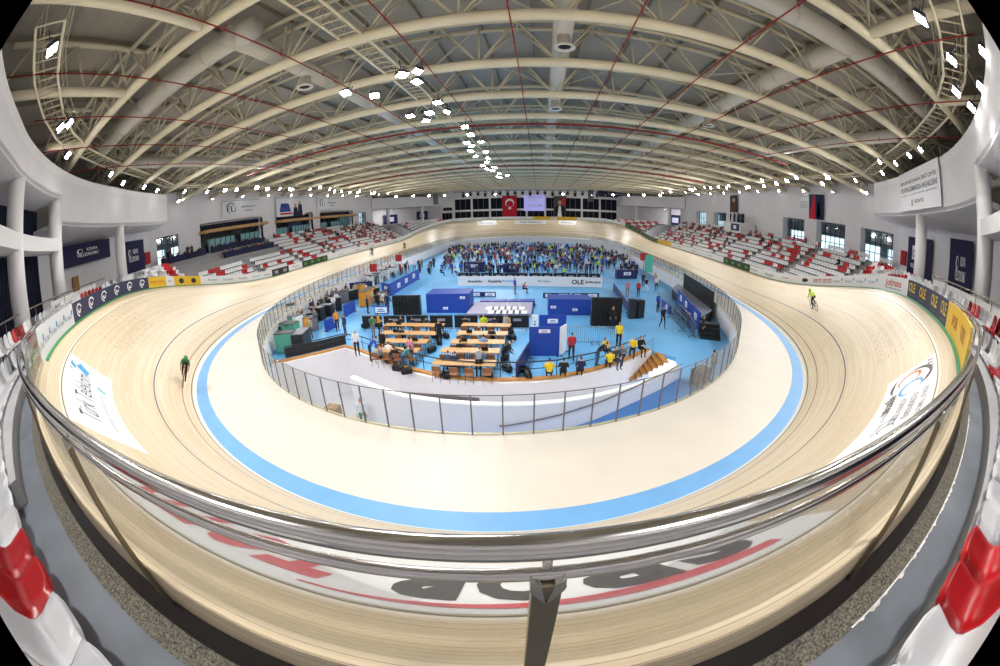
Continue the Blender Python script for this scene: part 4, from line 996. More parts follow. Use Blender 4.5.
# stands
cand = []
def aisle(y): return min(abs(y-a) for a in (21.5, 31, 40.5, 50, 59.5, 69, 78.5)) < .65
for side in (1, -1):
    for r, (X, z) in enumerate(ROWS):
        sp_ = row_spans(X-.5)
        if not sp_: continue
        y = sp_[0]+.4; i = 0
        while y < sp_[1]-.3:
            desk = side < 0 and y < 41 and r < 5
            if not aisle(y) and not desk and not (r == 0 and side > 0 and 51 < y < 57.5): cand.append((side, r, X, z, y, rowcol(i+r*(3 if side > 0 else 2), 20+r+(50 if side < 0 else 0))))
            y += .53; i += 1
ALLS = ring_far+[((side*X, y, z), -side*PI/2, red, '%s seat in the %s row from the top of the %s stand' % ('red' if red else 'white', ORD[r], 'right' if side > 0 else 'left'), 'seats in the %s stand' % ('right' if side > 0 else 'left')) for side, r, X, z, y, red in cand]
ALLS.sort(key=lambda c: (c[0][0]-CX)**2+(c[0][1]-CY)**2)
NIND = max(0, 297-seat_n[0])
for n, q in enumerate(ALLS):
    if n < NIND: seat(*q)
    else: mass_seat(*q[:3])
tag(mass.build('stadium_seats', [mSeatW, mSeatR, mSeatLeg]), 'rows of white and red plastic seats filling the rest of both stands', 'seats', kind='stuff')
# back rails behind the second ring row
for a, b, nm in ((-20, -7.2, 'left'), (11, 20, 'right')):
    br = empty('barrier_rail', (0, 0, 0)); tag(br, 'steel rail with posts and white cloth behind the seats of the near %s bend' % nm, 'rail')
    pe = lambda s, h: Vector((edge(s, 2.85).x, edge(s, 2.85).y, ZC+h)); ss = seg(a, b, .5)
    mb = MB(); mb.tube([pe(s, 1.15) for s in ss], .035, 8); mb.build('top_tube', mSatin, br)
    mb = MB(); mb.tube([pe(s, .6) for s in ss], .02, 6); mb.build('mid_tube', mSatin, br)
    mb = MB()
    for s in ss[::3]: m1 = MB(); m1.tube([pe(s, 0), pe(s, 1.15)], .025, 6); m1.build('post', mSatin, br)
    pb = lambda s, h, o=0: Vector((edge(s, 2.95+o).x, edge(s, 2.95+o).y, ZC+h))
    mb = MB(); s_in = (a+1, b-7) if nm == 'left' else (a+2, b); mb.loops([[pb(s, .15), pb(s, 1.0), pb(s, 1.0, .02), pb(s, .15, .02)] for s in seg(s_in[0], s_in[1], .5)]); mb.build('cloth', M('white_cloth', 'eceaea', .8), br)
# ------------------------------------------------------------------ people
PSK = M('skin', 'c99a7c', .6, var=.05); PHD = M('hair_dark', '1c1512', .7); PHB = M('hair_brown', '4a3020', .7); PSH = M('shoes_dark', '1a1a1c', .6)
CL = {n: M('cloth_'+n.replace(' ', '_'), c, .8, var=.12, scale=9) for n, c in {'navy': '1c2347', 'black': '15151a', 'white': 'dcdce0', 'grey': '7d8087', 'dark grey': '3a3b40', 'blue': '2a4fb0', 'light blue': '7fa3cf', 'teal': '3d7d84', 'red': 'b32a30', 'orange': 'd98a2e', 'yellow': 'e6c92a', 'green': '3a7a4d', 'lime': 'b7d62a', 'pink': 'c77a90', 'beige': 'b5a488', 'denim': '33425f', 'brown': '5a4232'}.items()}
def grow(verts, edges, root=0, levels=1):
    """verts: name -> (x, y, z, r); one continuous skinned surface"""
    names = list(verts); me = bpy.data.meshes.new('sk'); me.from_pydata([verts[n][:3] for n in names], [(names.index(a), names.index(b)) for a, b in edges], [])
    o = bpy.data.objects.new('sk', me); COL.objects.link(o); o.modifiers.new('s', 'SKIN').use_smooth_shade = True
    sv = me.skin_vertices[0].data
    for i, n in enumerate(names):
        r = verts[n][3]; sv[i].radius = r if isinstance(r, tuple) else (r, r); sv[i].use_root = (i == root)
    sb = o.modifiers.new('b', 'SUBSURF'); sb.levels = levels
    dg = bpy.context.evaluated_depsgraph_get(); out = bpy.data.meshes.new_from_object(o.evaluated_get(dg)); bpy.data.objects.remove(o); bpy.data.meshes.remove(me); return out
def body(J):
    """J gives the joints of a pose (metres, facing -Y)"""
    V = {'pelvis': (*J['pelvis'], (.165, .12)), 'waist': (*J['waist'], (.15, .105)), 'chest': (*J['chest'], (.185, .12)), 'neck0': (*J['neck0'], (.075, .07)), 'neck': (*J['neck'], .056), 'head': (*J['head'], (.082, .098)), 'crown': (*J['crown'], (.07, .082)), 'nose': (*J['nose'], .016)}
    E = [('pelvis', 'waist'), ('waist', 'chest'), ('chest', 'neck0'), ('neck0', 'neck'), ('neck', 'head'), ('head', 'crown'), ('head', 'nose')]
    for s in 'lr':
        for n, r in (('shoulder', .066), ('elbow', .043), ('wrist', .029), ('hand', (.042, .022)), ('finger', (.030, .014)), ('thumb', .013), ('hip', .095), ('knee', .062), ('ankle', .042), ('heel', (.04, .035)), ('toe', (.042, .026))):
            V[n+s] = (*J[n+s], r)
        E += [('chest', 'shoulder'+s), ('shoulder'+s, 'elbow'+s), ('elbow'+s, 'wrist'+s), ('wrist'+s, 'hand'+s), ('hand'+s, 'finger'+s), ('hand'+s, 'thumb'+s), ('pelvis', 'hip'+s), ('hip'+s, 'knee'+s), ('knee'+s, 'ankle'+s), ('ankle'+s, 'heel'+s), ('heel'+s, 'toe'+s)]
    me = grow(V, E)
    for _ in range(5): me.materials.append(None)
    segs = []
    for a, b in E:
        t = 2
        if b in ('neck', 'head', 'nose') or a == 'neck': t = 0
        if b == 'crown': t = 0
        if b[:-1] in ('wrist', 'hand', 'finger', 'thumb'): t = 2 if (b[:-1] == 'wrist' and not J.get('short')) else 0
        if b[:-1] in ('hip', 'knee', 'ankle'): t = 3
        if b[:-1] in ('heel', 'toe'): t = 4
        if (a, b) == ('pelvis', 'waist'): t = 2
        segs.append((Vector(V[a][:3]), Vector(V[b][:3]), t))
    hd, cr = Vector(J['head']), Vector(J['crown']); up = (cr-hd).normalized(); fw = (Vector(J['nose'])-hd).normalized()
    for p in me.polygons:
        c = p.center; best = None
        for a, b, t in segs:
            d = b-a; f = max(0, min(1, (c-a).dot(d)/max(1e-9, d.dot(d)))); q = (c-a-d*f).length
            if best is None or q < best[0]: best = (q, t)
        t = best[1]; r = c-hd
        if r.length < .24 and t == 0 and ((r.dot(up) > .085) or (r.dot(fw) < .015 and r.dot(up) > -.07)): t = 1
        p.material_index = t; p.use_smooth = True
    return me
def pose(**k):
    J = dict(pelvis=(0, 0, .95), waist=(0, 0, 1.10), chest=(0, .01, 1.33), neck0=(0, .01, 1.46), neck=(0, 0, 1.53), head=(0, -.015, 1.63), crown=(0, 0, 1.70), nose=(0, -.115, 1.625))
    for s, m in (('l', 1), ('r', -1)):
        J.update({'shoulder'+s: (m*.185, .01, 1.40), 'elbow'+s: (m*.235, .03, 1.12), 'wrist'+s: (m*.235, -.05, .88), 'hand'+s: (m*.232, -.07, .81), 'finger'+s: (m*.225, -.09, .72), 'thumb'+s: (m*.205, -.11, .78), 'hip'+s: (m*.10, 0, .90), 'knee'+s: (m*.105, -.02, .50), 'ankle'+s: (m*.11, .02, .10), 'heel'+s: (m*.11, .03, .045), 'toe'+s: (m*.125, -.15, .032)})
    J.update(k); return J
def shift(J, names, d):
    for n in names: J[n] = tuple(a+b for a, b in zip(J[n], d))
    return J
HEADN = ['neck0', 'neck', 'head', 'crown', 'nose']; ARM = lambda s: ['shoulder'+s, 'elbow'+s, 'wrist'+s, 'hand'+s, 'finger'+s, 'thumb'+s]
J_stand = pose()
J_hold = pose(elbowl=(.24, .0, 1.12), wristl=(.15, -.22, 1.12), handl=(.12, -.29, 1.14), fingerl=(.07, -.35, 1.16), thumbl=(.09, -.29, 1.19), elbowr=(-.24, .0, 1.12), wristr=(-.15, -.22, 1.10), handr=(-.12, -.29, 1.12), fingerr=(-.07, -.35, 1.13), thumbr=(-.09, -.29, 1.17))
J_walk = pose(kneel=(.105, -.17, .52), anklel=(.11, -.20, .12), heell=(.11, -.19, .06), toel=(.12, -.37, .05), kneer=(-.105, .03, .50), ankler=(-.11, .25, .14), heelr=(-.11, .27, .10), toer=(-.12, .12, .035), elbowl=(.23, .12, 1.14), wristl=(.22, .16, .90), handl=(.22, .16, .83), fingerl=(.21, .15, .75), thumbl=(.20, .12, .81), elbowr=(-.23, -.06, 1.13), wristr=(-.2, -.22, .95), handr=(-.195, -.27, .90), fingerr=(-.19, -.32, .83), thumbr=(-.17, -.29, .90))
def sit_pose(lean=.0):
    J = pose(); d = (0, 0, -.46)
    for n in list(J):
        if n[:-1] not in ('knee', 'ankle', 'heel', 'toe'): J[n] = tuple(a+b for a, b in zip(J[n], d))
    for s, m in (('l', 1), ('r', -1)):
        J['hip'+s] = (m*.10, -.04, .47); J['knee'+s] = (m*.13, -.42, .49); J['ankle'+s] = (m*.12, -.40, .10); J['heel'+s] = (m*.12, -.38, .045); J['toe'+s] = (m*.13, -.56, .032)
        J['elbow'+s] = (m*.25, -.10, .68); J['wrist'+s] = (m*.17, -.34, .74); J['hand'+s] = (m*.15, -.41, .755); J['finger'+s] = (m*.12, -.49, .755); J['thumb'+s] = (m*.10, -.40, .78)
    J['pelvis'] = (0, .0, .50)
    if lean:
        for n in ['chest']+HEADN+['shoulderl', 'shoulderr']: x, y, z = J[n]; f = (z-.6); J[n] = (x, y-lean*f, z-.15*lean*f)
    return J
J_sit, J_sit2 = sit_pose(), sit_pose(.45)
J_lean = pose()
for n in ['waist', 'chest']+HEADN+['shoulderl', 'shoulderr']:
    x, y, z = J_lean[n]; f = z-.95; J_lean[n] = (x, y-.75*f, z-.28*f)
for s, m in (('l', 1), ('r', -1)):
    J_lean.update({'elbow'+s: (m*.25, -.42, .98), 'wrist'+s: (m*.20, -.55, .80), 'hand'+s: (m*.19, -.60, .775), 'finger'+s: (m*.17, -.68, .77), 'thumb'+s: (m*.14, -.60, .79)})
J_ride = pose(pelvis=(0, .26, .97), waist=(0, .12, 1.10), chest=(0, -.12, 1.20), neck0=(0, -.24, 1.22), neck=(0, -.29, 1.25), head=(0, -.38, 1.29), crown=(0, -.41, 1.37), nose=(0, -.48, 1.25), short=True)
for s, m, dz in (('l', 1, .0), ('r', -1, 1.0)):
    J_ride.update({'shoulder'+s: (m*.18, -.18, 1.17), 'elbow'+s: (m*.24, -.30, .93), 'wrist'+s: (m*.20, -.46, .80), 'hand'+s: (m*.20, -.52, .79), 'finger'+s: (m*.19, -.57, .75), 'thumb'+s: (m*.17, -.53, .81), 'hip'+s: (m*.09, .22, .93)})
    if dz: J_ride.update({'knee'+s: (m*.10, -.16, .80), 'ankle'+s: (m*.10, .10, .49), 'heel'+s: (m*.10, .13, .44), 'toe'+s: (m*.10, -.04, .42)})
    else: J_ride.update({'knee'+s: (m*.10, -.06, .57), 'ankle'+s: (m*.10, .06, .20), 'heel'+s: (m*.10, .10, .15), 'toe'+s: (m*.10, -.06, .12)})
BODY = {n: body(J) for n, J in (('stand', J_stand), ('hold', J_hold), ('walk', J_walk), ('sit', J_sit), ('sitlean', J_sit2), ('lean', J_lean), ('ride', J_ride))}
PEOPLE = []
def person(p, ang, kind, top, legs, label, group=None, hair=None, sc=1.0):
    PEOPLE.append((tuple(p), ang, kind, top, legs, label, group, hair or random.choice((PHD, PHD, PHB)), sc))
def person_now(p, ang, kind, top, legs, label, group=None, hair=PHD, sc=1.0):
    o = bpy.data.objects.new('person', BODY[kind]); COL.objects.link(o); o.location = p; o.rotation_euler = (0, 0, ang); o.scale = (sc,)*3
    for i, m in enumerate((PSK, hair, CL[top], CL[legs], PSH)):
        o.material_slots[i].link = 'OBJECT'; o.material_slots[i].material = m
    return tag(o, label, 'person', group)
def settle_people(limit):
    """the nearest ones are objects of their own, the rest of the crowd is one mass"""
    PEOPLE.sort(key=lambda q: (Vector(q[0])-CAM).length); mats = [PSK, PHD, PHB, PSH]+list(CL.values()); ix = {m: i for i, m in enumerate(mats)}; mass_ = MB()
    for n, q in enumerate(PEOPLE):
        if n < limit: person_now(*q); continue
        p, ang, kind, top, legs, label, group, hair, sc = q; me = BODY[kind]; R = Matrix.Translation(p) @ Matrix.Rotation(ang, 4, 'Z') @ Matrix.Scale(sc, 4)
        mm = [ix[PSK], ix[hair], ix[CL[top]], ix[CL[legs]], ix[PSH]]; o = len(mass_.v)
        mass_.v += [tuple(R @ v.co) for v in me.vertices]
        for f in me.polygons: mass_.f.append(tuple(o+v for v in f.vertices)); mass_.m.append(mm[f.material_index]); mass_.smooth.append(True)
    if mass_.f: tag(mass_.build('crowd', mats), 'dense crowd of riders and team staff filling the far end of the infield', 'crowd', kind='stuff')
# ------------------------------------------------------------------ cyclists
mTyre = M('tyre_black', '141414', .7); mRim = M('rim_grey', '5d5f63', .4, .6); mFrm = {'red': M('frame_red', 'a02a24', .4), 'black': M('frame_black', '1b1b1e', .35), 'white': M('frame_white', 'd5d5d8', .4)}
def bicycle(colr, label):
    b = empty('track_bicycle', (0, 0, 0)); tag(b, label, 'bicycle'); fr = mFrm[colr]
    for y, nm in ((-.50, 'front_wheel'), (.48, 'rear_wheel')):
        mb = MB(); ring = [Vector((0, y+.325*math.cos(t*PI/14), .335+.325*math.sin(t*PI/14))) for t in range(28)]; mb.tube(ring, .016, 6, closed=True); w = mb.build(nm, mTyre, b)
        mb = MB(); mb.tube([Vector((0, y+.30*math.cos(t*PI/14), .335+.30*math.sin(t*PI/14))) for t in range(28)], .012, 6, closed=True)
        for t in range(10): mb.tube([(0, y, .335), (0, y+.3*math.cos(t*PI/5), .335+.3*math.sin(t*PI/5))], .004, 4)
        mb.tube([(-.05, y, .335), (.05, y, .335)], .022, 8); mb.build('spokes', mRim, w)
    mb = MB(); mb.tube([(0, -.36, .86), (0, .16, .83)], .018, 8); mb.tube([(0, -.37, .78), (0, .02, .30)], .022, 8); mb.tube([(0, .02, .30), (0, .20, .93)], .017, 8); mb.tube([(0, -.35, .90), (0, -.39, .74), (0, -.50, .335)], .017, 8); mb.tube([(0, .16, .8), (.04, .48, .335)], .01, 6); mb.tube([(0, .02, .30), (.04, .48, .335)], .011, 6); mb.build('frame', fr, b)
    mb = MB(); mb.tube([(0, -.35, .90), (0, -.42, .92), (.19, -.43, .92), (.20, -.53, .90), (.20, -.54, .80), (.20, -.45, .77)], .013, 6); mb.tube([(0, -.42, .92), (-.19, -.43, .92), (-.20, -.53, .90), (-.20, -.54, .80), (-.20, -.45, .77)], .013, 6); mb.build('handlebar', mTyre, b)
    mb = MB(); mb.bbox((0, .24, .945), (.12, .26, .045), bev=.02); mb.build('saddle', mTyre, b)
    mb = MB(); mb.lathe((0, 0, 0), [(0, -.05), (.09, -.05), (.09, -.04), (0, -.04)], 16)
    mb.v = [(v[2], v[0]+.02, v[1]+.30) for v in mb.v]; mb.tube([(.07, .02, .30), (.09, .02, .13)], .012, 6); mb.tube([(-.07, .02, .30), (-.09, .02, .47)], .012, 6); mb.build('crankset', mRim, b)
    return b
def rider(s, d, colr, top, legs, helmet, lab_b, lab_p):
    p = trk(s, d, 0); q = trk(s+.2, d, 0); t = (q-p).normalized(); x, y, nx, ny, k = P0(s); be = beta(k)*.55
    f = t; n = Vector((nx*-math.sin(be), ny*-math.sin(be), math.cos(be))); right = f.cross(n).normalized(); n = right.cross(f)
    R = Matrix((( -right.x, -f.x, n.x, p.x), (-right.y, -f.y, n.y, p.y), (-right.z, -f.z, n.z, p.z), (0, 0, 0, 1)))
    b = bicycle(colr, lab_b); b.matrix_world = R
    o = person_now((0, 0, 0), 0, 'ride', top, legs, lab_p); o.matrix_world = R
    mb = MB(); mb.lathe((0, 0, 0), [(.118, -.02), (.122, .02), (.10, .085), (.055, .12), (0, .13)], 14); h = mb.mesh('helmet', helmet); ho = bpy.data.objects.new('helmet', h); COL.objects.link(ho); ho.parent = o; ho.location = (0, -.395, 1.315); ho.rotation_euler = (math.radians(25), 0, 0); ho.scale = (.95, 1.25, 1)
    # shorts leave the calves bare
    return o
rider(-13.5, .80, 'red', 'green', 'black', CL['green'], 'red-framed track bicycle ridden on the near left banking', 'person in a dark green jersey riding on the near left banking')
rider(26.3, 3.2, 'black', 'lime', 'black', CL['lime'], 'black track bicycle ridden on the right banking', 'person in a lime jersey riding on the right side of the track')
rider(-62.5, 3.6, 'black', 'dark grey', 'black', CL['black'], 'black track bicycle on the far left straight, the nearer of two there', 'person in dark grey riding on the far left straight, the nearer of two')
rider(-74.5, 2.2, 'black', 'black', 'black', CL['black'], 'black track bicycle entering the far left bend, the farther of two there', 'person in black riding into the far left bend')

# ------------------------------------------------------------------ infield furniture
def hgt(base, top, z0=ZI):
    w = at(*base, z0); d = ray(*top); k = math.hypot(w.x-CX, w.y-CY)/math.hypot(d.x, d.y); return CZ+k*d.z-z0
mPB = M('panel_blue', '1c3f9e', .5, var=.05); mPN = M('panel_navy', '20235a', .5, var=.05); mPW = M('panel_white', 'e9eaee', .5, var=.02); mPG = M('panel_grey', '8f95a6', .5); mCurt = M('black_cloth', '17181a', .85, var=.3, scale=2, bump=.3)
mLogoW = M('logo_white', 'eef1f6', .5); mLogoO = M('logo_orange', 'e8742a', .5)
def panel(b0, b1, top, name, mats, label, cat, logos=(), t=.08, deep=0.0, feet=True, z=ZI, group=None, m=.4):
    """free-standing panel between two ground pixels; logos: (u share, v share, w m, h m, mat)"""
    a, b = clampin(at(*b0, z), m), clampin(at(*b1, z), m); h = hgt(b0, top, z); d = (b-a); d.z = 0; L_ = d.length; ang = math.atan2(d.y, d.x)
    o = empty(name, (a.x, a.y, z), ang); tag(o, label, cat, group)
    mb = MB(); mb.bbox((L_/2, max(deep, t)/2, h/2), (L_, max(deep, t), h), bev=.015, mi=0); mb.build('board', mats[0], o)
    if logos:
        mb = MB()
        for u, v, w, hh, mi in logos:
            mb.box((L_*u, -.008, h*v), (w, .012, hh), 0, 0)
            for k in range(2): mb.box((L_*u, -.016, h*v-hh*.2+hh*.32*k), (w*(.62-.2*k), .012, hh*.14), 0, 1)
        mb.build('logo', [mLogoW, mPB if mats[0] is not mPW else mPN], o)
    if feet and not deep:
        for u in (.06, .94): mb = MB(); mb.bbox((L_*u, t/2, .02), (.06, .5, .04), bev=.01); mb.build('foot', mDarkMetal, o)
    return o, L_, h
panel((529, 356), (559, 356), (529, 327), 'booth_screen', [mPB], 'tall blue screen with a white sticker at the front of the open booth', 'screen', [(.5, .86, .62, .2, 0)])
panel((559, 356), (566, 351), (559, 328), 'side_screen', [mPW], 'white side panel at the right end of the tall blue booth screen', 'screen')
panel((528, 357), (515.5, 379), (528, 342), 'low_screen', [mPN], 'low dark blue screen leading from the tall booth screen to the deck railing', 'screen')
panel((539, 330), (566, 330), (539, 315), 'booth_screen', [mPB], 'smaller blue screen with a white sticker behind the tall booth screen', 'screen', [(.5, .6, .7, .3, 0)])
panel((531.5, 330), (538, 330), (532, 315), 'booth_banner', [mPW], 'white banner with an orange patch left of the smaller blue screen', 'banner', [(.5, .5, .25, .6, 0)])
def draped(b0, b1, top, label):
    a, b = at(*b0), at(*b1); h = hgt(b0, top); L_ = (b-a).length; o = empty('draped_stand', a, math.atan2((b-a).y, (b-a).x)); tag(o, label, 'draped stand')
    mb = MB(); n = 40; L = []
    for i in range(n+1): u = L_*i/n; w = .05*math.sin(i*1.3); L.append([(u, w, 0), (u, w*.5, h), (u, .12+w*.5, h), (u, .12+w, 0)])
    mb.loops(L, sm=False); mb.build('drape', mCurt, o)
    mb = MB()
    for k in range(3):
        mb.tube([(L_*i/10, -.05-.05*math.sin(PI*i/10), h*(.92-.2*k)-.32*math.sin(PI*i/10)) for i in range(11)], .03, 6)
    mb.build('drape_fold', mCurt, o)
    mb = MB(); mb.tube([(0, .3, h-.02), (L_, .3, h-.02)], .03, 6)
    for u in (0, L_): mb.tube([(u, .3, 0), (u, .3, h-.02)], .03, 6)
    mb.build('frame', mDarkMetal, o)
draped((393.5, 315), (420.8, 315), (393.5, 296), 'black draped stand left of the large blue box in the infield')
draped((591, 326), (621, 326), (591, 298), 'tall black draped stand right of the long blue box in the infield')
panel((427, 313), (469.6, 313), (427, 294), 'blue_box', [mPB], 'long blue box wall left of the grey dais in the infield', 'box wall', [(.85, .8, .4, .2, 0), (.45, .25, .4, .2, 0)], deep=2.2)
panel((548, 315), (591, 315.5), (548, 299), 'blue_box', [mPB], 'long blue box wall right of the grey dais in the infield', 'box wall', [(.12, .5, .4, .2, 0), (.62, .35, .4, .2, 0)], deep=1.8)
def long_board():
    a, b = at(458, 286), at(602, 287.5); h = hgt((458, 286), (458, 276.5)); d = (b-a); L_ = d.length
    o = empty('advertising_barrier', a, math.atan2(d.y, d.x)); tag(o, 'long white advertising barrier across the infield in front of the crowd', 'advertising barrier')
    mb = MB(); mb.bbox((L_/2, .05, h/2), (L_, .1, h), bev=.01)
    for t, u, w, hh, mi in (('Anadolu', .12, 1.6, .3, 1), ('Anadolu', .26, 1.5, .32, 1), ('Konya', .36, 1.4, .26, 3), ('Konya', .6, 1.3, .3, 4), ('OLE', .83, 1.3, .5, 1), ('Joltrans', .935, 1.7, .36, 1)):
        text_into(mb, t, L_*u-w/2, h*.5-hh/2, w, hh, lambda u_, v_: (u_, -.012, v_), mi, .03)
    mb.build('board', [mPW, mInkB, mInkR, mInkC, mInkG], o)
long_board()
for x0, x1, y, tp, nm in ((440, 470, 296, 291.8, 'left of'), (472, 496, 297, 292, 'just left of'), (543, 570, 298, 293, 'just right of'), (572, 599, 298, 293.2, 'right of')):
    panel((x0, y), (x1, y), (x0, tp), 'low_board', [mPN], 'low navy and white board standing %s the dais, behind the blue box' % nm, 'low board', [(.2, .5, .6, .3, 0), (.75, .5, .9, .3, 0)])
panel((345, 294), (373, 292), (345, 283), 'navy_banner', [mPN], 'navy banner with white lettering at the left side of the infield', 'banner', [(.58, .5, 1.0, .45, 0)])
panel((391, 296), (419.5, 279), (391, 283.5), 'blue_wall', [mPB], 'long blue wall with white logos in the left infield', 'wall panel', [(.25, .5, .9, .5, 0), (.5, .55, .9, .5, 0), (.78, .6, .9, .5, 0)])
panel((382, 293), (390.5, 296), (382, 282), 'blue_wall', [mPB], 'short blue wall end with a white sign at the corner of the long blue wall', 'wall panel', [(.5, .6, .6, .3, 0)])
panel((375, 314), (388, 314), (375, 306), 'framed_sign', [mPB], 'blue framed sign with a white face beside the left black drape', 'sign', [(.5, .5, 1.1, .5, 0)])
panel((326, 332), (337.5, 327), (326, 320.5), 'blue_partition', [mPB], 'low blue partition in the left infield, the nearer of two', 'partition')
panel((345, 317), (356, 311), (345, 305), 'blue_partition', [mPB], 'low blue partition in the left infield, the farther of two', 'partition')
panel((677.7, 303), (704.7, 331), (677.7, 289), 'blue_wall', [mPB], 'blue wall with white logos in front of the right platform', 'wall panel', [(.2, .65, .8, .5, 0), (.45, .62, .8, .5, 0), (.85, .55, .8, .5, 0)], m=2.0)
panel((661, 306), (670, 314), (661, 299), 'blue_partition', [mPB], 'low blue partition with a white logo in the right infield', 'partition', [(.6, .5, .5, .4, 0)])
panel((613, 290), (629, 315), (613, 283), 'grey_wall', [mPN], 'narrow dark blue wall running away behind the black speaker cabinets on the right', 'wall panel')
# grey dais with white sheets
a, b, c, d = at(466, 318), at(531, 318), at(533, 305), at(477, 305)
mb = MB(); mb.poly([(q.x, q.y) for q in (a, b, c, d)], ZI, ZI+.35); da = mb.build('dais', M('dais_grey', '9d9db4', .6, var=.04)); tag(da, 'low grey lilac dais in the middle of the infield behind the tables', 'dais')
for k in range(6):
    for j in range(2):
        q = at(492+6.2*k-2*j, 312-4*j, ZI+.36); mb = MB(); mb.box((0, 0, .006), (.62, .9, .012)); tag(mb.build('paper_sheet', mPW, None, (q.x, q.y, ZI+.352)), 'white sheet lying on the lilac dais', 'paper sheet', 'white sheets on the dais')
for x0, x1, nm in ((480, 507, 'left'), (508, 535, 'right')):
    panel((x0, 306), (x1, 306), (x0, 301), 'low_blue_bench', [mPB], 'low blue bench block behind the dais, %s one of two' % nm, 'bench block', deep=.9)
# right platform with steps and black back wall
P4 = [clampin(at(681, 298), 1.85), clampin(at(712, 330), 1.85), clampin(at(731, 322), .25), clampin(at(700, 293), .25)]
pf = empty('platform', (0, 0, 0)); tag(pf, 'raised grey platform with a black front at the right of the infield', 'platform')
mb = MB(); mb.poly([(q.x, q.y) for q in P4], ZI+.85, ZI+.95); mb.build('deck', mPG, pf)
mb = MB(); mb.poly([(q.x, q.y) for q in P4], ZI, ZI+.85); mb.build('skirt', mBlack, pf)
ws = [clampin(at(701, 297), .35), clampin(at(726, 322), .35)]; mb = MB(); mb.wall([(q.x, q.y) for q in ws], ZI+.95, ZI+2.4, .08); tag(mb.build('black_backboard', mBlack), 'black back wall standing on the right platform along the fence', 'back wall')
stp = empty('black_steps', clampin(at(724, 338), 1.35)); dv = (at(716, 326)-at(724, 341)); dv.z = 0; dv.normalize(); stp.rotation_euler = (0, 0, math.atan2(dv.y, dv.x)); tag(stp, 'black steps leading up to the right platform', 'steps')
for k in range(4): mb = MB(); mb.bbox((-.75+.32*k+.3, 0, (.22*(k+1))/2), (.62, 1.5, .22*(k+1)), bev=.015); mb.build('step', mBlack, stp)
def cabinet(b0, b1, top, name, mat, label, cat, deep=.6):
    a, b = at(*b0), at(*b1); h = hgt(b0, top); d = b-a; o = empty(name, a, math.atan2(d.y, d.x)); tag(o, label, cat)
    mb = MB(); mb.bbox((d.length/2, deep/2, h/2), (d.length, deep, h), bev=.03); mb.build('body', mat, o); mb = MB(); mb.box((d.length/2, -.005, h*.5), (d.length*.8, .01, h*.86)); mb.build('front', mDarkMetal, o)
    for u in (.15, .85): mb = MB(); mb.lathe((d.length*u, deep*.5, 0), [(0, 0), (.05, 0), (.05, .03), (0, .03)], 8); mb.build('foot', mBlack, o)
cabinet((288, 322), (296, 321), (288, 304), 'tall_cabinet', M('cabinet_grey', '5f656b', .5), 'tall grey cabinet beside the left fence of the infield', 'cabinet', .5)
cabinet((629, 319), (636, 319), (629, 300), 'speaker_cabinet', mBlack, 'tall black speaker cabinet right of the narrow blue wall, left one', 'speaker cabinet'); cabinet((637, 319), (644, 318), (637, 301), 'speaker_cabinet', mBlack, 'tall black speaker cabinet right of the narrow blue wall, right one', 'speaker cabinet')
# crowd barriers
def barrier(a, b, cloth, label, group=None):
    d = b-a; d.z = 0; L_ = d.length; o = empty('crowd_barrier', a, math.atan2(d.y, d.x)); tag(o, label, 'barrier', group)
    mb = MB(); mb.tube([(0, 0, .12), (0, 0, 1.08), (L_, 0, 1.08), (L_, 0, .12)], .022, 6, closed=True); mb.build('frame', mSteel if not cloth else mDarkMetal, o)
    mb = MB(); n = int(L_/.13)
    for k in range(1, n): mb.tube([(L_*k/n, 0, .12), (L_*k/n, 0, 1.08)], .008, 4)
    mb.build('bars', mDarkMetal, o)
    for u in (.12, .88): mb = MB(); mb.tube([(L_*u, -.3, .0), (L_*u, 0, .13), (L_*u, .3, .0)], .018, 6); mb.build('foot', mDarkMetal, o)
    if cloth:
        mb = MB(); mb.box((L_/2, -.03, .62), (L_*.97, .015, .85)); c = mb.build('cloth', mCurt, o)
        mb = MB(); mb.box((L_*.5, -.042, .75), (.55, .01, .18)); mb.build('label_patch', mPG, c)
def run(p0, p1, n, cloth, label):
    a, b = at(*p0), at(*p1)
    for k in range(n): barrier(a.lerp(b, k/n+.004), a.lerp(b, (k+1)/n-.004), cloth, label % ORD[k], 'barriers '+('behind the tables' if cloth else 'by the booth'))
run((363, 330), (530, 330.5), 7, True, 'black cloth-covered crowd barrier behind the tables, %s from the left')
run((567, 343.5), (622, 344), 2, False, 'black barred crowd barrier right of the tall booth screen, %s from the left')
for i, (p, q) in enumerate((((668, 316), (684, 334)), ((674, 313), (690, 330)), ((680, 318), (694, 340)))):
    barrier(at(*p), at(*q), False, 'steel barred crowd barrier beside the right blue wall, %s from the left' % ORD[i], 'barriers beside the right blue wall')
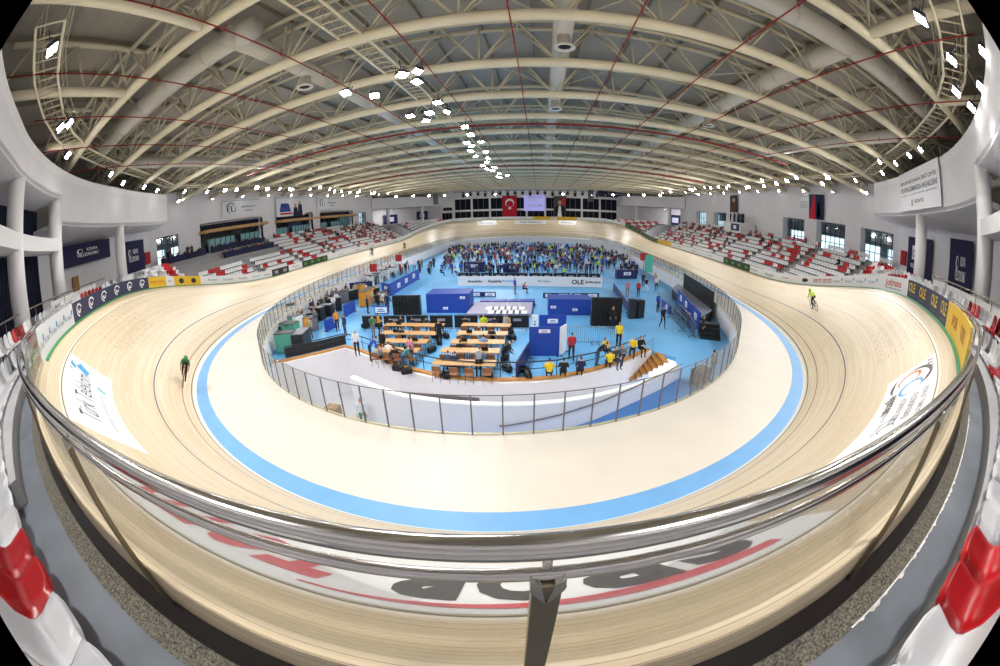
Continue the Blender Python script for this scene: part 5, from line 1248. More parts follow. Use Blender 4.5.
# long tables and chairs
mTop = M('table_top_wood', 'bd945f', .45, var=.08, scale=3); mLegM = M('table_leg', '2c2d31', .5, .4); mChB = M('chair_brown', '8a5630', .5, var=.1)
def table_proto():
    t = empty('folding_table', (0, 0, 0)); mb = MB(); mb.bbox((0, 0, .735), (1.80, .74, .035), bev=.01); mb.build('tabletop', mTop, t)
    for x in (-.78, .78):
        for y in (-.30, .30): mb = MB(); mb.tube([(x, y, .72), (x, y*1.05, 0)], .018, 6); mb.build('leg', mLegM, t)
    mb = MB(); mb.box((0, .0, .69), (1.6, .03, .05)); mb.build('rail', mLegM, t); return t
def chair_proto():
    t = empty('stacking_chair', (0, 0, 0)); mb = MB(); mb.bbox((0, 0, .45), (.44, .42, .04), bev=.02); mb.build('seat', mChB, t)
    mb = MB(); mb.bbox((0, -.22, .72), (.42, .035, .26), bev=.015, rot=Matrix.Rotation(.12, 3, 'X')); mb.build('backrest', mChB, t)
    for x in (-.2, .2):
        mb = MB(); mb.tube([(x, -.24, .84), (x, -.2, .45), (x, -.23, 0)], .012, 6); mb.build('leg', mLegM, t); mb = MB(); mb.tube([(x, .18, .44), (x, .21, 0)], .012, 6); mb.build('leg', mLegM, t)
    return t
TP, CP = table_proto(), chair_proto(); used = {'t': False, 'c': False}
def put(kind, p, ang, label, group):
    src = TP if kind == 't' else CP; o = src if not used[kind] else copy_tree(src); used[kind] = True
    o.location = p; o.rotation_euler = (0, 0, ang); cat = 'table' if kind == 't' else 'chair'; return tag(o, label, cat, group)
rowsL = [((385, 324), (444, 325)), ((383, 332), (437, 333)), ((379, 340), (428, 341)), ((375, 349), (419, 350))]
rowsR = [((462, 324), (511, 325)), ((457, 332.5), (508, 333)), ((451, 341), (505, 341.5)), ((441, 349.5), (500, 350.5)), ((433, 361.5), (496, 363))]
laptop = MB(); laptop.box((0, 0, .012), (.34, .24, .02)); laptop.box((0, .13, .12), (.34, .015, .22), rot=Matrix.Rotation(-.25, 3, 'X')); lap_m = laptop.mesh('laptop', mBlack)
for blk, rows in (('left', rowsL), ('right', rowsR)):
    for r, (p0, p1) in enumerate(rows):
        a, b = at(*p0, ZI+.75), at(*p1, ZI+.75); d = b-a; n = max(2, round(d.length/1.82)); ang = math.atan2(d.y, d.x); st_ = d.length/n; rn = ORD[len(rows)-1-r]
        for k in range(n):
            c = a+d*((k+.5)/n); c.z = ZI; o = put('t', c, ang, 'light wooden folding table in the %s row of the %s block, %s from the left' % (rn, blk, ORD[k]), 'tables of the %s block' % blk); o.scale = (st_/1.82, 1, 1)
            for q in (-.27, .27):
                if random.random() < .92:
                    cc = c+Vector((math.cos(ang), math.sin(ang), 0))*st_*q+Vector((math.sin(ang), -math.cos(ang), 0))*(.62+random.uniform(-.05, .1))
                    put('c', cc, ang+random.uniform(-.15, .15), 'brown-backed chair at the %s table row of the %s block' % (rn, blk), 'chairs of the %s row, %s block' % (rn, blk))
            if random.random() < .45:
                l = bpy.data.objects.new('laptop', lap_m); COL.objects.link(l); l.location = (c.x, c.y+.05, ZI+.753); l.rotation_euler = (0, 0, ang+PI); tag(l, 'open black laptop on a table of the %s row, %s block' % (rn, blk), 'laptop', 'laptops on the %s row, %s block' % (rn, blk))
# ------------------------------------------------------------------ people in the infield
def ppl(px, py, kind, top, legs, where, turn=None, group=None, z=ZI, sc=.95):
    p = clampin(at(px, py, z), .3) if z == ZI else at(px, py, z); a = turn if turn is not None else random.uniform(-PI, PI)
    what = {'stand': 'standing', 'hold': 'standing with hands raised', 'walk': 'walking', 'sit': 'sitting', 'sitlean': 'sitting bent forward', 'lean': 'leaning over'}[kind]
    return person(p, a, kind, top, legs, 'person in %s top %s %s' % (top, what, where), group, sc=sc)
T = PI      # facing away from the camera
ppl(358, 356, 'stand', 'white', 'black', 'by the near left corner of the railing', .6)
ppl(338, 331, 'stand', 'orange', 'black', 'in front of the low blue partitions', 1.0)
ppl(346, 336, 'stand', 'denim', 'denim', 'next to the person in orange, left infield', -.5)
ppl(380, 336, 'hold', 'orange', 'black', 'left of the left table block', 1.8)
ppl(374, 338, 'hold', 'green', 'grey', 'left of the left table block', 1.2)
ppl(371, 361, 'lean', 'blue', 'black', 'over the nearest left table', 2.0)
ppl(404, 372, 'lean', 'teal', 'denim', 'at the deck railing below the left tables', 1.9)
ppl(412, 365, 'stand', 'pink', 'black', 'at the right end of the nearest left table', 2.6)
ppl(384, 356, 'stand', 'black', 'black', 'behind the nearest left table', -.3)
ppl(396, 366, 'sit', 'black', 'denim', 'below the nearest left table', T)
ppl(389, 362, 'sitlean', 'white', 'black', 'below the nearest left table', T)
ppl(380, 365, 'sitlean', 'grey', 'black', 'below the nearest left table', 2.4)
ppl(484, 354, 'sit', 'light blue', 'denim', 'at the second table row of the right block', T)
ppl(479, 378, 'lean', 'grey', 'black', 'over the nearest table row of the right block', T)
ppl(455, 374, 'sitlean', 'navy', 'denim', 'at the nearest table row of the right block', T)
ppl(448, 373, 'sitlean', 'denim', 'denim', 'at the nearest table row of the right block', T)
ppl(440, 345, 'stand', 'black', 'black', 'in the aisle between the two table blocks', .4, sc=.95)
ppl(503, 366, 'lean', 'black', 'black', 'beside the right end of the nearest row', 1.6)
ppl(484, 331, 'sit', 'lime', 'black', 'at the farthest row of the right block', .2)
ppl(507, 331, 'sit', 'beige', 'black', 'at the farthest row of the right block', 0)
ppl(402, 332, 'sit', 'black', 'black', 'at the farthest row of the left block', 0)
ppl(571, 361, 'walk', 'red', 'navy', 'right of the tall blue booth screen', T)
ppl(618, 348, 'stand', 'yellow', 'black', 'beside the barred barrier', -.2)
ppl(612, 328.5, 'stand', 'black', 'black', 'in front of the right black drape', .3)
ppl(604, 357, 'sit', 'yellow', 'black', 'by the right end of the railing', .6)
ppl(597, 366, 'lean', 'black', 'denim', 'near the right end of the railing', 1.2)
ppl(632, 356, 'sit', 'yellow', 'black', 'at the right tip of the deck', -.3); ppl(639.5, 355, 'sit', 'black', 'black', 'at the right tip of the deck', .3)
ppl(622, 363, 'sitlean', 'grey', 'black', 'along the right part of the railing', -.5); ppl(614, 367, 'sit', 'dark grey', 'denim', 'along the right part of the railing', .5); ppl(609, 371, 'sit', 'yellow', 'black', 'along the right part of the railing', T)
ppl(549, 381, 'sit', 'yellow', 'black', 'against the railing below the booth', T); ppl(563, 380.5, 'sit', 'black', 'black', 'against the railing below the booth', T); ppl(580, 379, 'sit', 'navy', 'black', 'against the railing below the booth', T)
ppl(657.5, 312, 'stand', 'blue', 'black', 'left of the small blue partition on the right', .5); ppl(662, 328, 'walk', 'black', 'black', 'by the steel barriers on the right', .2)
ppl(701.5, 338, 'stand', 'black', 'black', 'at the end of the right blue wall', .8)
ppl(646, 293, 'walk', 'black', 'white', 'by the right fence beyond the speaker cabinets', .4); ppl(643, 287, 'stand', 'navy', 'navy', 'by the right fence beyond the speaker cabinets', 0)
ppl(638, 297, 'stand', 'red', 'black', 'behind the black speaker cabinets', .2); ppl(627, 297, 'stand', 'pink', 'grey', 'behind the narrow dark blue wall', -.3)
ppl(523, 293, 'sitlean', 'red', 'black', 'in front of the white barrier', 1.5); ppl(515, 294, 'stand', 'blue', 'grey', 'in front of the white barrier', 1.2)
ppl(656, 291, 'stand', 'white', 'black', 'beside the right fence', .2); ppl(655, 286, 'hold', 'beige', 'grey', 'beside the right fence', 0)
# two on the ramp behind the glass, a cart and a bin
def ramp_at(px, py):
    z = ZI
    for _ in range(12): w = at(px, py, z); z = ramp_z(w.x)
    return w
w = ramp_at(709, 381); person(w, 1.2, 'hold', 'dark grey', 'black', 'person in dark clothes pushing a black cart down the blue ramp')
w2 = ramp_at(698, 386); ct = empty('cart', w2, .6); tag(ct, 'black equipment cart on the blue ramp behind the infield fence', 'cart')
mb = MB(); mb.bbox((0, 0, .55), (1.0, .6, .8), bev=.04); mb.build('body', mBlack, ct)
for x in (-.4, .4):
    for y in (-.24, .24): mb = MB(); mb.tube([(x, y-.02, .08), (x, y+.02, .08)], .08, 10); mb.build('wheel', mTyre, ct)
mb = MB(); mb.tube([(.5, -.25, .9), (.62, -.25, 1.05), (.62, .25, 1.05), (.5, .25, .9)], .02, 6); mb.build('handle', mSteel, ct)
q = Vector((-5.0, min(RIDGE, key=lambda r: abs(r[0]+5.0))[1]-.6, 0)); q.z = -2.9; mb = MB(); mb.box((q.x-.6, q.y, -3.8), (3.2, 1.6, 1.8)); struct(mb.build('floor_landing', mWhite)); person(q+Vector((0, 0, 0)), .3, 'stand', 'white', 'green', 'person in white and green standing in the ramp behind the fence')
bq = at(297, 396, -2.2); bn = empty('carton', (q.x-1.6, q.y, -2.9)); tag(bn, 'brown carton in the ramp behind the left part of the fence', 'carton'); mb = MB(); mb.bbox((0, 0, .55), (.7, .5, 1.1), bev=.02); mb.build('box', M('carton_brown', '9a7b62', .8), bn); mb = MB(); mb.box((0, 0, 1.105), (.08, .5, .012)); mb.build('tape', mWood, bn)
# left infield teams: scattered dark groups, bikes on stands, boxes
rr = random.Random(11)
def scatter(n, poly_px, tops, legs, where, kinds=('stand', 'stand', 'hold', 'walk', 'sit'), grp=None, mind=.75, z=ZI):
    P = [at(*p, z) for p in poly_px]; got = []; xs = [p.x for p in P]; ys = [p.y for p in P]; tries = 0
    while len(got) < n and tries < n*60:
        tries += 1; x, y = rr.uniform(min(xs), max(xs)), rr.uniform(min(ys), max(ys)); ins = False
        for i in range(len(P)):
            a, b = P[i], P[i-1]
            if (a.y > y) != (b.y > y) and x < (b.x-a.x)*(y-a.y)/(b.y-a.y)+a.x: ins = not ins
        if not ins or (clampin(Vector((x, y, 0)), .35)-Vector((x, y, 0))).length > .01 or any((x-g[0])**2+(y-g[1])**2 < mind**2 for g in got): continue
        got.append((x, y)); t = rr.choice(tops); k = rr.choice(kinds)
        random.seed(tries*13+n); person((x, y, z), rr.uniform(-PI, PI), k, t, rr.choice(legs), 'person in %s top %s' % (t, where), grp or ('people '+where), sc=rr.uniform(.90, .99))
    return got
DK = ('black', 'navy', 'dark grey', 'black', 'grey', 'beige'); LG = ('black', 'black', 'denim', 'grey')
scatter(16, [(300, 335), (300, 318), (330, 300), (352, 296), (362, 300), (345, 304), (325, 322), (312, 340)], DK+('white',), LG, 'among team gear behind the blue partitions')
scatter(9, [(363, 303), (392, 300), (392, 312), (366, 314)], DK, LG, 'between the navy banner and the left drape')
scatter(22, [(352, 282), (395, 268), (420, 270), (388, 282), (374, 290), (350, 288)], ('white', 'white', 'black', 'red', 'green', 'grey'), LG, 'behind the long blue wall on the left', mind=.6)
scatter(8, [(418, 279), (436, 276), (434, 264), (420, 268)], DK, ('black',), 'in the group right of the long blue wall')
# equipment of the teams along the left fence
mCase = [M('case_black', '1d1e22', .5), M('case_grey', '6d7278', .5), M('case_green', '4f9c86', .5), M('case_white', 'dfe1e4', .5), M('case_orange', 'd8902f', .5)]
def gear(px, py, w, d, h, m, label, rz=0.0):
    p = clampin(at(px, py), 1.05); o = empty('equipment_case', p, rz); tag(o, label, 'case', 'equipment cases of the left infield')
    mb = MB(); mb.bbox((0, 0, h/2+.04), (w, d, h), bev=.03); mb.build('body', mCase[m], o)
    mb = MB(); mb.bbox((0, 0, h+.04), (w*1.02, d*1.02, .05), bev=.01); mb.build('lid', mCase[0 if m else 1], o)
    for x in (-.4, .4): mb = MB(); mb.tube([(w*x, -d*.4, .04), (w*x, d*.4, .04)], .04, 8); mb.build('wheel_bar', mBlack, o)
GN = ('black', 'grey', 'green', 'white', 'orange')
for k, (px, py, w, d, h, m) in enumerate(((276, 345, 1.4, .8, 1.5, 2), (285, 352, 1.4, .8, 1.3, 2), (281, 338, 1.0, .7, 1.6, 2), (293, 344, .9, .6, 1.4, 2), (301, 338, .7, .5, 1.7, 3), (307, 336, .7, .5, 1.4, 4), (303, 349, 1.5, .9, 1.2, 0), (296, 330, 1.2, .7, 1.2, 0), (307, 324, 1.3, .7, 1.0, 0), (313, 330, 1.0, .6, 1.0, 1), (318, 320, 1.4, .7, 1.1, 0), (327, 316, 1.2, .7, 1.0, 0), (335, 311, 1.4, .6, 1.2, 0), (343, 303, 1.2, .7, 1.2, 1), (352, 300, 1.4, .7, 1.0, 0), (361, 297, 1.0, .7, 1.3, 4), (368, 304, 2.4, .8, 1.4, 4), (377, 299, 1.4, .7, 1.2, 0), (383, 303, 1.0, .7, 1.0, 3), (357, 287, 1.4, .7, 1.3, 3), (367, 283, 1.4, .7, 1.2, 3), (379, 280, 1.5, .7, 1.3, 3), (392, 276, 1.4, .7, 1.2, 3), (403, 273, 1.4, .7, 1.2, 3))):
    gear(px, py, w, d, h, m, '%s equipment case standing in the left infield' % GN[m], .3*k)
scatter(16, [(283, 345), (286, 330), (300, 315), (330, 298), (345, 296), (330, 312), (312, 330), (300, 345)], DK, LG, 'among equipment cases along the left fence', mind=.6)
# bags and people about the tables
def bag(p, label, grp):
    o = empty('sports_bag', p, rr.uniform(0, 3)); tag(o, label, 'bag', grp); mb = MB(); mb.bbox((0, 0, .17), (.62, .32, .34), bev=.12); mb.build('body', mBlack, o); mb = MB(); mb.tube([(-.2, -.1, .3), (-.15, -.05, .5), (.15, -.05, .5), (.2, -.1, .3)], .018, 6); mb.build('handle', mDarkMetal, o)
for k, (px, py) in enumerate(((436, 338), (439, 344), (432, 352), (446, 338), (464, 336), (462, 345), (511, 333), (512, 340), (506, 352), (505, 361), (507, 371), (365, 328), (398, 371), (407, 374), (488, 377), (445, 378), (522, 372), (528, 378))): bag(at(px, py), 'black sports bag on the infield floor beside the table blocks', 'bags by the tables')
for k, (px, py, c) in enumerate(((391, 333, 'black'), (413, 333, 'navy'), (427, 333, 'dark grey'), (466, 333, 'black'), (495, 333, 'navy'), (402, 344, 'dark grey'), (461, 360, 'black'), (492, 346, 'black'))): ppl(px, py, 'sit', c, 'black', 'on a chair between the table rows', PI)
# the far crowd
tops = ('navy', 'navy', 'navy', 'black', 'black', 'dark grey', 'white', 'blue', 'grey', 'navy', 'black', 'denim', 'white', 'navy', 'black', 'dark grey', 'blue', 'denim', 'lime', 'red')
zones = (('in the left part of the far crowd', [(436, 277), (497, 277), (500, 248), (452, 250)]), ('in the middle third of the far crowd', [(497, 277), (560, 277), (556, 248), (500, 248)]), ('in the right third of the far crowd', [(560, 277), (640, 278), (626, 254), (556, 248)]))
for wh, pl in zones: scatter(190, pl, tops, LG, wh, mind=.42)
# seated spectators in the stands
for side, nm, n in ((1, 'right', 34), (-1, 'left', 40)):
    for k in range(n):
        r = rr.choice((0, 0, 1, 1, 2, 3, 4, 5)); X, z = ROWS[r]; sp_ = row_spans(X-.5); y = rr.uniform(max(sp_[0], 24 if side > 0 else 43), sp_[1]); t = rr.choice(('black', 'navy', 'red', 'dark grey', 'red', 'grey'))
        person((side*(X+.02), y, z), -side*PI/2, 'sit', t, rr.choice(LG), 'person in %s top sitting in the %s row down in the %s stand' % (t, ORD[r], nm), 'spectators in the %s stand' % nm)
for i, (px, py, c) in enumerate(((121, 271, 'black'), (131, 268, 'navy'), (188, 254, 'black'), (192, 255, 'dark grey'))):
    w = on_x(px, py, -36.5); w.z = 5.45; person((w.x, max(20, w.y), 5.45), 1.2, 'stand', c, 'black', 'person in %s standing on the left concourse, %s of four from the left' % (c, ORD[i]))
# press desks in the left stand
def desk_row(x, y0, y1, z, label):
    d = empty('press_desk', (x, (y0+y1)/2, z)); tag(d, label, 'desk', 'press desks in the left stand'); L_ = y1-y0
    mb = MB(); mb.bbox((0, 0, .74), (.6, L_, .04), bev=.01); mb.build('desktop', CL['navy'], d)
    mb = MB(); mb.box((.29, 0, .37), (.02, L_, .72)); mb.build('front_cloth', CL['navy'], d)
    for yy in (-L_/2+.1, 0, L_/2-.1): mb = MB(); mb.box((-.1, yy, .36), (.4, .05, .72)); mb.build('leg', mLegM, d)
    n = int(L_/1.15)
    for k in range(n):
        y = y0+(k+.5)*L_/n; t = rr.choice(('black', 'navy', 'dark grey', 'red', 'blue', 'grey'))
        person((x-.75, y, z), PI/2, 'sitlean', t, 'black', 'person in %s top at the press desks %s' % (t, label.split('desk')[1].strip()), 'people at the press desks'); put('c', (x-.75, y, z), -PI/2, 'brown-backed chair at the press desk %s' % label.split('desk')[1].strip(), 'chairs at the press desks')
        if k % 2: l = bpy.data.objects.new('laptop', lap_m); COL.objects.link(l); l.location = (x, y, z+.76); l.rotation_euler = (0, 0, PI/2); tag(l, 'black laptop on the press desk %s' % label.split('desk')[1].strip(), 'laptop', 'laptops on the press desks')
for r, (ya, yb, nm) in enumerate(((19.8, 27.5, 'navy press desk nearest the left gallery'), (28.8, 40.3, 'long navy press desk of the upper row'), (29.5, 40.3, 'long navy press desk of the lower row'))):
    X, z = (ROWS[0], ROWS[0], ROWS[2])[r]; desk_row(-X, ya, yb, z, nm)
# ------------------------------------------------------------------ lap boards and poles
for px, py, tp, nm in ((353, 284, 265, 'at the left edge of the infield'), (392, 272, 255, 'behind the long blue wall'), (643, 276, 253, 'by the right fence')):
    w = clampin(at(px, py), .7); h = hgt((px, py), (px, tp)); o = empty('lap_board', w); tag(o, 'red square board on a pole %s' % nm, 'sign board')
    mb = MB(); mb.tube([(0, 0, 0), (0, 0, h-1.0)], .03, 8); mb.build('pole', mDarkMetal, o); mb = MB(); mb.bbox((0, 0, h-.5), (1.0, .12, 1.0), bev=.03); mb.build('board', CL['red'], o); mb = MB(); mb.bbox((0, 0, .03), (.5, .5, .06), bev=.01); mb.build('base', mDarkMetal, o)
w = at(644, 282); o = empty('feather_banner', w); tag(o, 'turquoise feather banner by the right fence', 'banner'); mb = MB(); mb.tube([(0, 0, 0), (0, 0, 3.4)], .025, 6); mb.build('pole', mSteel, o); mb = MB(); mb.poly([(0.03, -.02), (1.0, -.02), (1.0, .02), (.03, .02)], 1.2, 3.3); mb.build('fabric', M('turquoise', '4fb8a6', .7), o)
# counters in the far crowd
for px0, px1, y, tp, nm in ((464, 485, 272, 262, 'left'), (503, 519, 272.5, 264, 'middle'), (617, 637, 279, 270, 'right')):
    panel((px0, y), (px1, y), (px0, tp), 'team_counter', [mPN], 'navy team counter with a white sign in the far crowd, %s one' % nm, 'counter', [(.5, .6, 1.0, .4, 0)], deep=.7)
run((458, 282), (528, 282.4), 6, True, 'black cloth-covered barrier in the left half behind the white barrier, %s from left')
run((529, 282.4), (600, 283), 6, True, 'black cloth-covered barrier in the right half behind the white barrier, %s from left')
# ------------------------------------------------------------------ banners and flags on the walls
def wall_banner(name, a, b, z0, z1, mats, label, draw, t=.04, cat='banner'):
    """flat cloth between plan points a (reader's left) and b"""
    a, b = Vector((*a, 0)), Vector((*b, 0)); d = b-a; L_ = d.length; o = empty(name, (a.x, a.y, z0), math.atan2(d.y, d.x)); tag(o, label, cat)
    mb = MB(); mb.box((L_/2, t/2, (z1-z0)/2), (L_, t, z1-z0)); mb.build('cloth', mats[0], o)
    m2 = MB(); draw(m2, lambda u, v: (u*L_, -.012, v*(z1-z0)), L_, z1-z0)
    if m2.v: m2.build('print', mats[1:], o)
    mb = MB(); mb.tube([(0, 0, z1-z0+.02), (L_, 0, z1-z0+.02)], .025, 6); mb.build('top_bar', mDarkMetal, o); return o
mFlag = M('flag_red', 'c8102e', .7, var=.05); mLav = M('screen_lavender', 'a9a8ee', .5, emit=.35); mInkL = M('ink_pale', 'e6e4fb', .5)
def d_flag(mb, fn, L_, H_):
    r = .30; cx, cy = .5, .68; asp = L_/H_; n = 28; pts = []
    for i in range(n):   # crescent: outer circle minus a shifted inner one, open downwards
        a0, a1 = PI*2*i/n, PI*2*(i+1)/n
        def ring(a):
            ox, oy = r*math.cos(a), r*math.sin(a); ix, iy = .8*r*math.cos(a), .8*r*math.sin(a)-.08; return (ox, oy), (ix, iy)
        (o0, i0), (o1, i1) = ring(a0), ring(a1); quad_into(mb, [(cx+o0[0], cy+o0[1]*asp), (cx+o1[0], cy+o1[1]*asp), (cx+i1[0], cy+i1[1]*asp), (cx+i0[0], cy+i0[1]*asp)], fn, 0)
    for k in range(5):
        a = -PI/2+2*PI*k/5; P = [(.16*math.cos(a), .16*math.sin(a)), (.065*math.cos(a+PI/5), .065*math.sin(a+PI/5)), (0, 0), (.065*math.cos(a-PI/5), .065*math.sin(a-PI/5))]; quad_into(mb, [(cx+x, .45+y*asp) for x, y in P], fn, 0)
def farx(px): return on_y(px, 205, YF-.3).x
wall_banner('national_flag', (farx(502.5), YF-.3), (farx(517), YF-.3), 5.2, 12.1, [mFlag, mInkW], 'red flag with a white crescent and star hung on the far wall', d_flag, cat='flag')
def d_lav(mb, fn, L_, H_):
    text_into(mb, 'KONYA', .2, .55, .55, .2, fn, 0); text_into(mb, 'VELODROM', .15, .25, .7, .16, fn, 0)
    for k in range(5): quad_into(mb, [(.1+.17*k, .80), (.2+.17*k, .80), (.2+.17*k, .9), (.1+.17*k, .9)], fn, 0)
wall_banner('video_screen', (farx(524), YF-.35), (farx(544.5), YF-.35), 7.4, 12.4, [mLav, mInkL], 'lavender video screen with pale writing on the far wall', d_lav, .2, 'screen')
def d_port(mb, fn, L_, H_):
    quad_into(mb, [(.5+.14*math.cos(t*PI/10), .72+.11*math.sin(t*PI/10)) for t in range(20)], fn, 0); quad_into(mb, [(.30, .02), (.42, .56), (.58, .56), (.66, .02)], fn, 1); quad_into(mb, [(.05, .02), (.12, .48), (.40, .58), (.30, .02)], fn, 2); quad_into(mb, [(.66, .02), (.58, .58), (.88, .48), (.95, .02)], fn, 2); quad_into(mb, [(.68, .6), (.98, .6), (.98, .95), (.68, .95)], fn, 3)
    quad_into(mb, [(.5+.15*math.cos(t*PI/10), .80+.07*math.sin(t*PI/10)) for t in range(11)], fn, 4)
wall_banner('portrait_banner', (farx(553.5), YF-.3), (farx(566), YF-.3), 5.4, 11.9, [M('portrait_grey', '4d4a4c', .7), PSK, mInkW, CL['black'], mInkR, PHB], 'grey portrait banner of a person in a dark suit on the far wall', d_port)
def d_event(mb, fn, L_, H_):
    arcs(mb, fn, .36, .62, .06, .12, 0, 6.2, .03, 0); text_into(mb, 'KONYA', .5, .58, .22, .16, fn, 0); text_into(mb, 'VELODROMU', .3, .34, .44, .17, fn, 0)
EVT = [M('banner_navy', '1a1a4a', .7, var=.15, scale=1.2), mInkW]
def wx(px, py, x): w = on_x(px, py, x); return (x, w.y)
# left: banner under the gallery, banner on the wall, white emblem sheets above the awnings
def on_line(px, P):      # where the ray of a pixel column meets a plan polyline
    d = ray(px, 250); best = None
    for a, b in zip(P, P[1:]):
        ax, ay = a[0]-CX, a[1]-CY; bx, by = b[0]-CX, b[1]-CY; ca = ax*d.y-ay*d.x; cb = bx*d.y-by*d.x
        if ca*cb <= 0 and ax*d.x+ay*d.y > 0: f = ca/(ca-cb); best = (a[0]+(b[0]-a[0])*f, a[1]+(b[1]-a[1])*f)
    return best
def inset_pt(p, q, e=.25): d = (Vector(q)-Vector(p)).normalized(); return d
BKL = [(-40.1, 19.4), (-37.0, 14.2), (-34.5, 8.6), (-31.6, 3.6), (-28.4, -.9), (-24.4, -4.6)]
BKR = [(-x, y) for x, y in BKL]
def toward(p, e=.35): v = Vector((CX-p[0], CY-p[1])).normalized()*e; return (p[0]+v.x, p[1]+v.y)
pa, pb = toward(on_line(60, BKL), .9), toward(on_line(110, BKL), .9)
wall_banner('event_banner', pa, pb, 7.9, 9.6, EVT, 'wide navy event banner hanging under the near left gallery', d_event)
pa, pb = (-39.6, wx(121, 250, -39.6)[1]), (-39.6, wx(144, 250, -39.6)[1])
pa, pb = toward(on_line(120.5, BKL+[]), .5), toward(on_line(144, BKL+[(-40.1, 19.4), (-40.1, 24)]) or (-40, 18.9), .5)
wall_banner('event_banner', pa, pb, 5.7, 9.0, EVT, 'square navy event banner on the left wall beside the third column', d_event)
pa, pb = toward(on_line(950, BKR), .6), toward(on_line(973, BKR), .6)
wall_banner('event_banner', pa, pb, 4.9, 9.3, EVT, 'large navy event banner on the right corner wall, right of the slim column', d_event)
pa, pb = toward(on_line(908, BKR), .6), toward(on_line(932, BKR), .6)
def d_event2(mb, fn, L_, H_):
    quad_into(mb, [(.2, .45), (.5, .45), (.5, .8), (.2, .8)], fn, 0); text_into(mb, 'KONYA', .22, .5, .26, .2, fn, 1); text_into(mb, 'VELODROMU', .15, .25, .5, .1, fn, 0)
wall_banner('event_banner', pa, pb, 5.3, 8.9, EVT+[mPN], 'navy event banner with a white square behind the slim right column', d_event2)
# hanging red boxes (hose cabinets) and door
for P_, px, nm in ((BKL+[(-40.1, 19.4), (-40.1, 24)], 147, 'left'), (BKR+[(40.1, 19.4), (40.1, 24)], 904, 'right')):
    q = on_line(px, P_) or ((-39.8 if nm == 'left' else 39.8), 20); q = toward(q, .75); o = empty('hose_cabinet', (q[0], q[1], 6.1), math.atan2(CX-q[0], -(CY-q[1]))*-1 if False else 0); o.rotation_euler = (0, 0, PI/2); tag(o, 'red hose cabinet on the %s wall beside the event banner' % nm, 'hose cabinet')
    mb = MB(); mb.bbox((0, 0, .7), (.8, .25, 1.4), bev=.03); mb.build('box', CL['red'], o); mb = MB(); mb.lathe((0, 0, 1.0), [(0, -.01), (.2, -.01), (.2, .01), (0, .01)], 14); mb.v = [(v[0], (-1 if nm == 'right' else 1)*.13 if False else v[1], v[2]) for v in mb.v]; mb.build('dial', mInkR, o)
q = toward(on_line(73, BKL), .3); dq = empty('door_1', (q[0], q[1], ZC)); dq['kind'] = 'structure'; e1 = Vector(on_line(70, BKL)); e2 = Vector(on_line(77, BKL)); dd = e2-e1; dq.rotation_euler = (0, 0, math.atan2(dd.y, dd.x))
mb = MB(); mb.bbox((0, 0, 1.05), (1.0, .08, 2.1), bev=.01); mb.build('door_leaf', M('door_ochre', 'a5762a', .5), dq); mb = MB(); mb.tube([(.38, -.06, 1.0), (.38, -.1, 1.0), (.26, -.1, 1.0)], .012, 6); mb.build('door_handle', mSteel, dq)
# big text sheet on the right gallery
def on_gal(px): P_ = [(x, y) for x, y in GS]; q = on_line(px, P_); return toward(q, .5)
pa, pb = on_gal(899.5), on_gal(941)
def d_ata(mb, fn, L_, H_):
    for i, (t, v, h) in enumerate((('BEN SPORCUNUN ZEKİ ÇEVİK', .66, .13), ('VE AYNI ZAMANDA AHLAKLISINI', .47, .13), ('severim ve takdir ederim sporcuları', .36, .06), ('KONYA', .16, .09))): text_into(mb, t, .05 if i < 3 else .42, v, .9 if i < 3 else .22, h, fn, 0 if i != 2 else 1, .02)
    quad_into(mb, [(.33, .1), (.37, .1), (.37, .26), (.33, .26)], fn, 1)
wall_banner('text_sheet', pa, pb, 10.1, 12.9, [mPW, M('ink_slate', '55545e', .6), mInkG], 'large white sheet with grey lettering hung on the near right gallery', d_ata)
def side_banner(px0, px1, z0, z1, x, mats, label, draw, py=200): wall_banner('wall_sheet', wx(px0, py, x), wx(px1, py, x), z0, z1, mats, label, draw)
def d_emblem(mb, fn, L_, H_):
    arcs(mb, fn, .18, .5, .07, .22, 0, 6, .03, 0); arcs(mb, fn, .28, .52, .07, .22, 1, 7, .03, 1); arcs(mb, fn, .22, .6, .12, .3, .5, 3, .04, 0); text_into(mb, 'BİSİKLET', .5, .55, .4, .12, fn, 0); text_into(mb, 'KUPASI', .6, .3, .2, .1, fn, 1)
side_banner(222, 259, 10.0, 12.4, -39.8, [mPW, mInkB, M('ink_violet', '5b56a8', .5)], 'white sheet with a cycling emblem above the first left awning', d_emblem)
side_banner(317, 338, 10.0, 12.4, -39.8, [mPW, mInkB, M('ink_violet', '5b56a8', .5)], 'white sheet with a cycling emblem above the third left awning', d_emblem)
def d_mayor(mb, fn, L_, H_):
    quad_into(mb, [(.1, .25), (.5, .25), (.42, .7), (.16, .7)], fn, 0); text_into(mb, 'KONYA', .18, .5, .22, .12, fn, 1); quad_into(mb, [(.12, .1), (.55, .1), (.55, .2), (.12, .2)], fn, 2)
    for cx, h in ((.66, .62), (.83, .78)):
        quad_into(mb, [(cx-.09, 0), (cx+.10, 0), (cx+.07, h-.15), (cx-.06, h-.15)], fn, 3); quad_into(mb, [(cx+.04*math.cos(t*PI/8), h-.05+.11*math.sin(t*PI/8)) for t in range(16)], fn, 4)
side_banner(276, 304, 9.2, 12.5, -39.7, [mPW, mPB, mInkW, mInkR, CL['navy'], PSK], 'printed sheet with two suited people and a blue title above the second left awning', d_mayor)
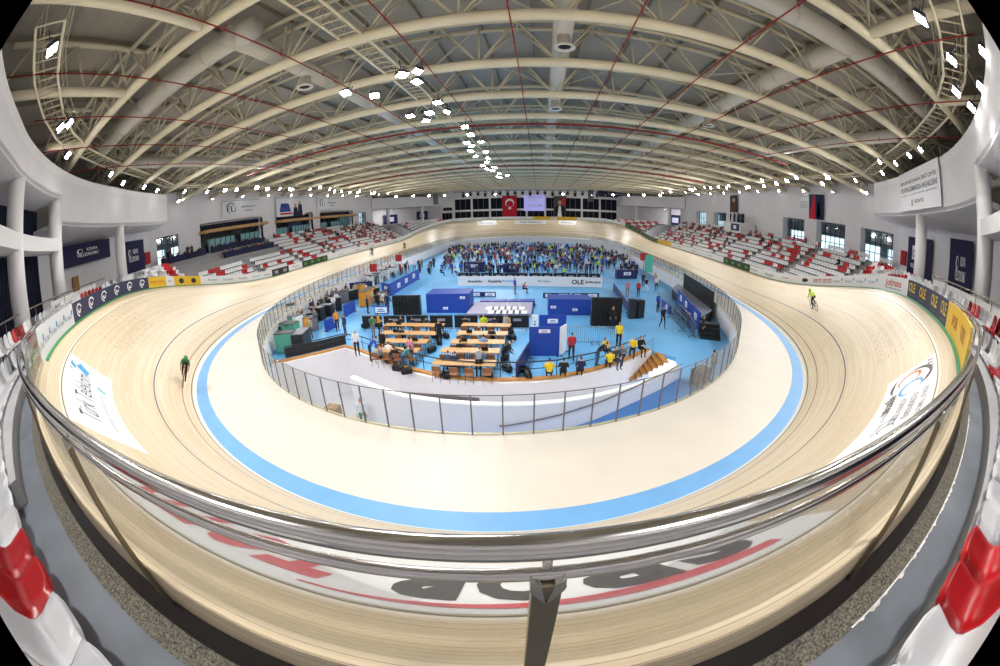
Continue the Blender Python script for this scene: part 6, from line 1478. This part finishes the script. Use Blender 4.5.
def d_leaf(mb, fn, L_, H_):
    quad_into(mb, [(.0, 0), (.45, 0), (.45, 1), (.35, 1)], fn, 0); quad_into(mb, [(.45, 0), (1, 0), (1, 1), (.45, 1)], fn, 1); quad_into(mb, [(.55, .1), (.8, .1), (.72, .7), (.6, .7)], fn, 2)
side_banner(809, 823.5, 9.2, 12.5, 39.7, [mPN, mFlag, CL['navy'], CL['brown']], 'tall red and navy sheet with a figure on the right side wall', d_leaf)
side_banner(799, 809, 9.9, 12.2, 39.7, [mPW, mInkG, mInkR], 'white sheet with grey lettering beside the red and navy sheet on the right wall', lambda mb, fn, L_, H_: [text_into(mb, t, .15, .62-.16*i, .7, .09, fn, 0) for i, t in enumerate(('KONYA', 'VELODROMU', 'SPOR'))])
side_banner(730, 737.5, 9.2, 12.4, 39.7, [M('dark_sheet', '3a3340', .7), PSK, CL['brown']], 'narrow dark sheet with a figure on the far part of the right wall', lambda mb, fn, L_, H_: [quad_into(mb, [(.2, 0), (.8, 0), (.7, .6), (.3, .6)], fn, 1), quad_into(mb, [(.5+.2*math.cos(t*PI/8), .72+.12*math.sin(t*PI/8)) for t in range(16)], fn, 0)])
# commentary box with people on the right, small navy signs
cb = empty('commentary_box', (37.6, 54.3, 5.45)); tag(cb, 'white commentary balcony with a navy sign at the top of the right stand', 'balcony')
mb = MB(); mb.box((.3, 0, .9), (3.2, 6.2, 1.8)); mb.build('body', mWall, cb); mb = MB(); mb.box((-1.34, -1.2, .95), (.04, 3.0, 1.2)); mb.build('sign', mPN, cb); mb = MB(); mb.box((-1.38, -1.2, .95), (.02, 1.0, .6)); mb.build('sign_mark', mInkW, cb)
for k in range(7):
    t = ('black', 'navy', 'dark grey')[k % 3]; person((37.3+.3*(k % 2), 51.9+.8*k, 7.25), -PI/2, 'stand', t, 'black', 'person in %s top standing on the white commentary balcony' % t, 'people on the commentary balcony')
for (x0, x1, z0, z1, nm) in ((farx(598), farx(631), 12.2, 14.4, 'wide navy sign with pale lettering high right of the far windows'),):
    wall_banner('wall_sign', (x0, YF-.6), (x1, YF-.6), z0, z1, [mPN, mInkL], nm, lambda mb, fn, L_, H_: text_into(mb, 'KONYA VELODROMU', .3, .35, .55, .25, fn, 0), cat='sign')
FGL = [(-x, y) for x, y in ((44.5, 90), (46, 97), (43, 104), (36, 109.8), (27, 110.3))]; FGR = [(-x, y) for x, y in FGL]
for P_, p0, p1, z0, z1, nm in ((FGL, 385, 399, 5.2, 8.0, 'navy sign with pale lettering on the far left corner wall, left one'), (FGL, 418, 429, 5.8, 8.4, 'navy sign with pale lettering on the far left corner wall, right one'), (FGR, 667, 681, 5.0, 8.0, 'navy sign with a pale square on the far right corner wall')):
    a, b = on_line(p0, P_), on_line(p1, P_)
    if a and b: wall_banner('wall_sign', toward(a, .7), toward(b, .7), z0, z1, [mPN, mInkL], nm, lambda mb, fn, L_, H_: [quad_into(mb, [(.3, .25), (.75, .25), (.75, .75), (.3, .75)], fn, 0)], cat='sign')

settle_people(296)

# ------------------------------------------------------------------ labels that would repeat get their place in the line-up
bpy.context.view_layer.update()
def azim(o):
    p = o.matrix_world.translation; d = p-CAM; return math.atan2(d.dot(RIGHT0), d.x*_f.x+d.y*_f.y)
rep = {}
for o in scene.objects:
    if o.parent is None and o.get('label') and o.get('category'): rep.setdefault(o['label'], []).append(o)
for lb, os_ in rep.items():
    if len(os_) > 1:
        os_.sort(key=azim); n = len(os_)
        for i, o in enumerate(os_):
            o['label'] = lb+(', leftmost one' if i == 0 else ', rightmost one' if i == n-1 else ', %s from left' % ORD[i])
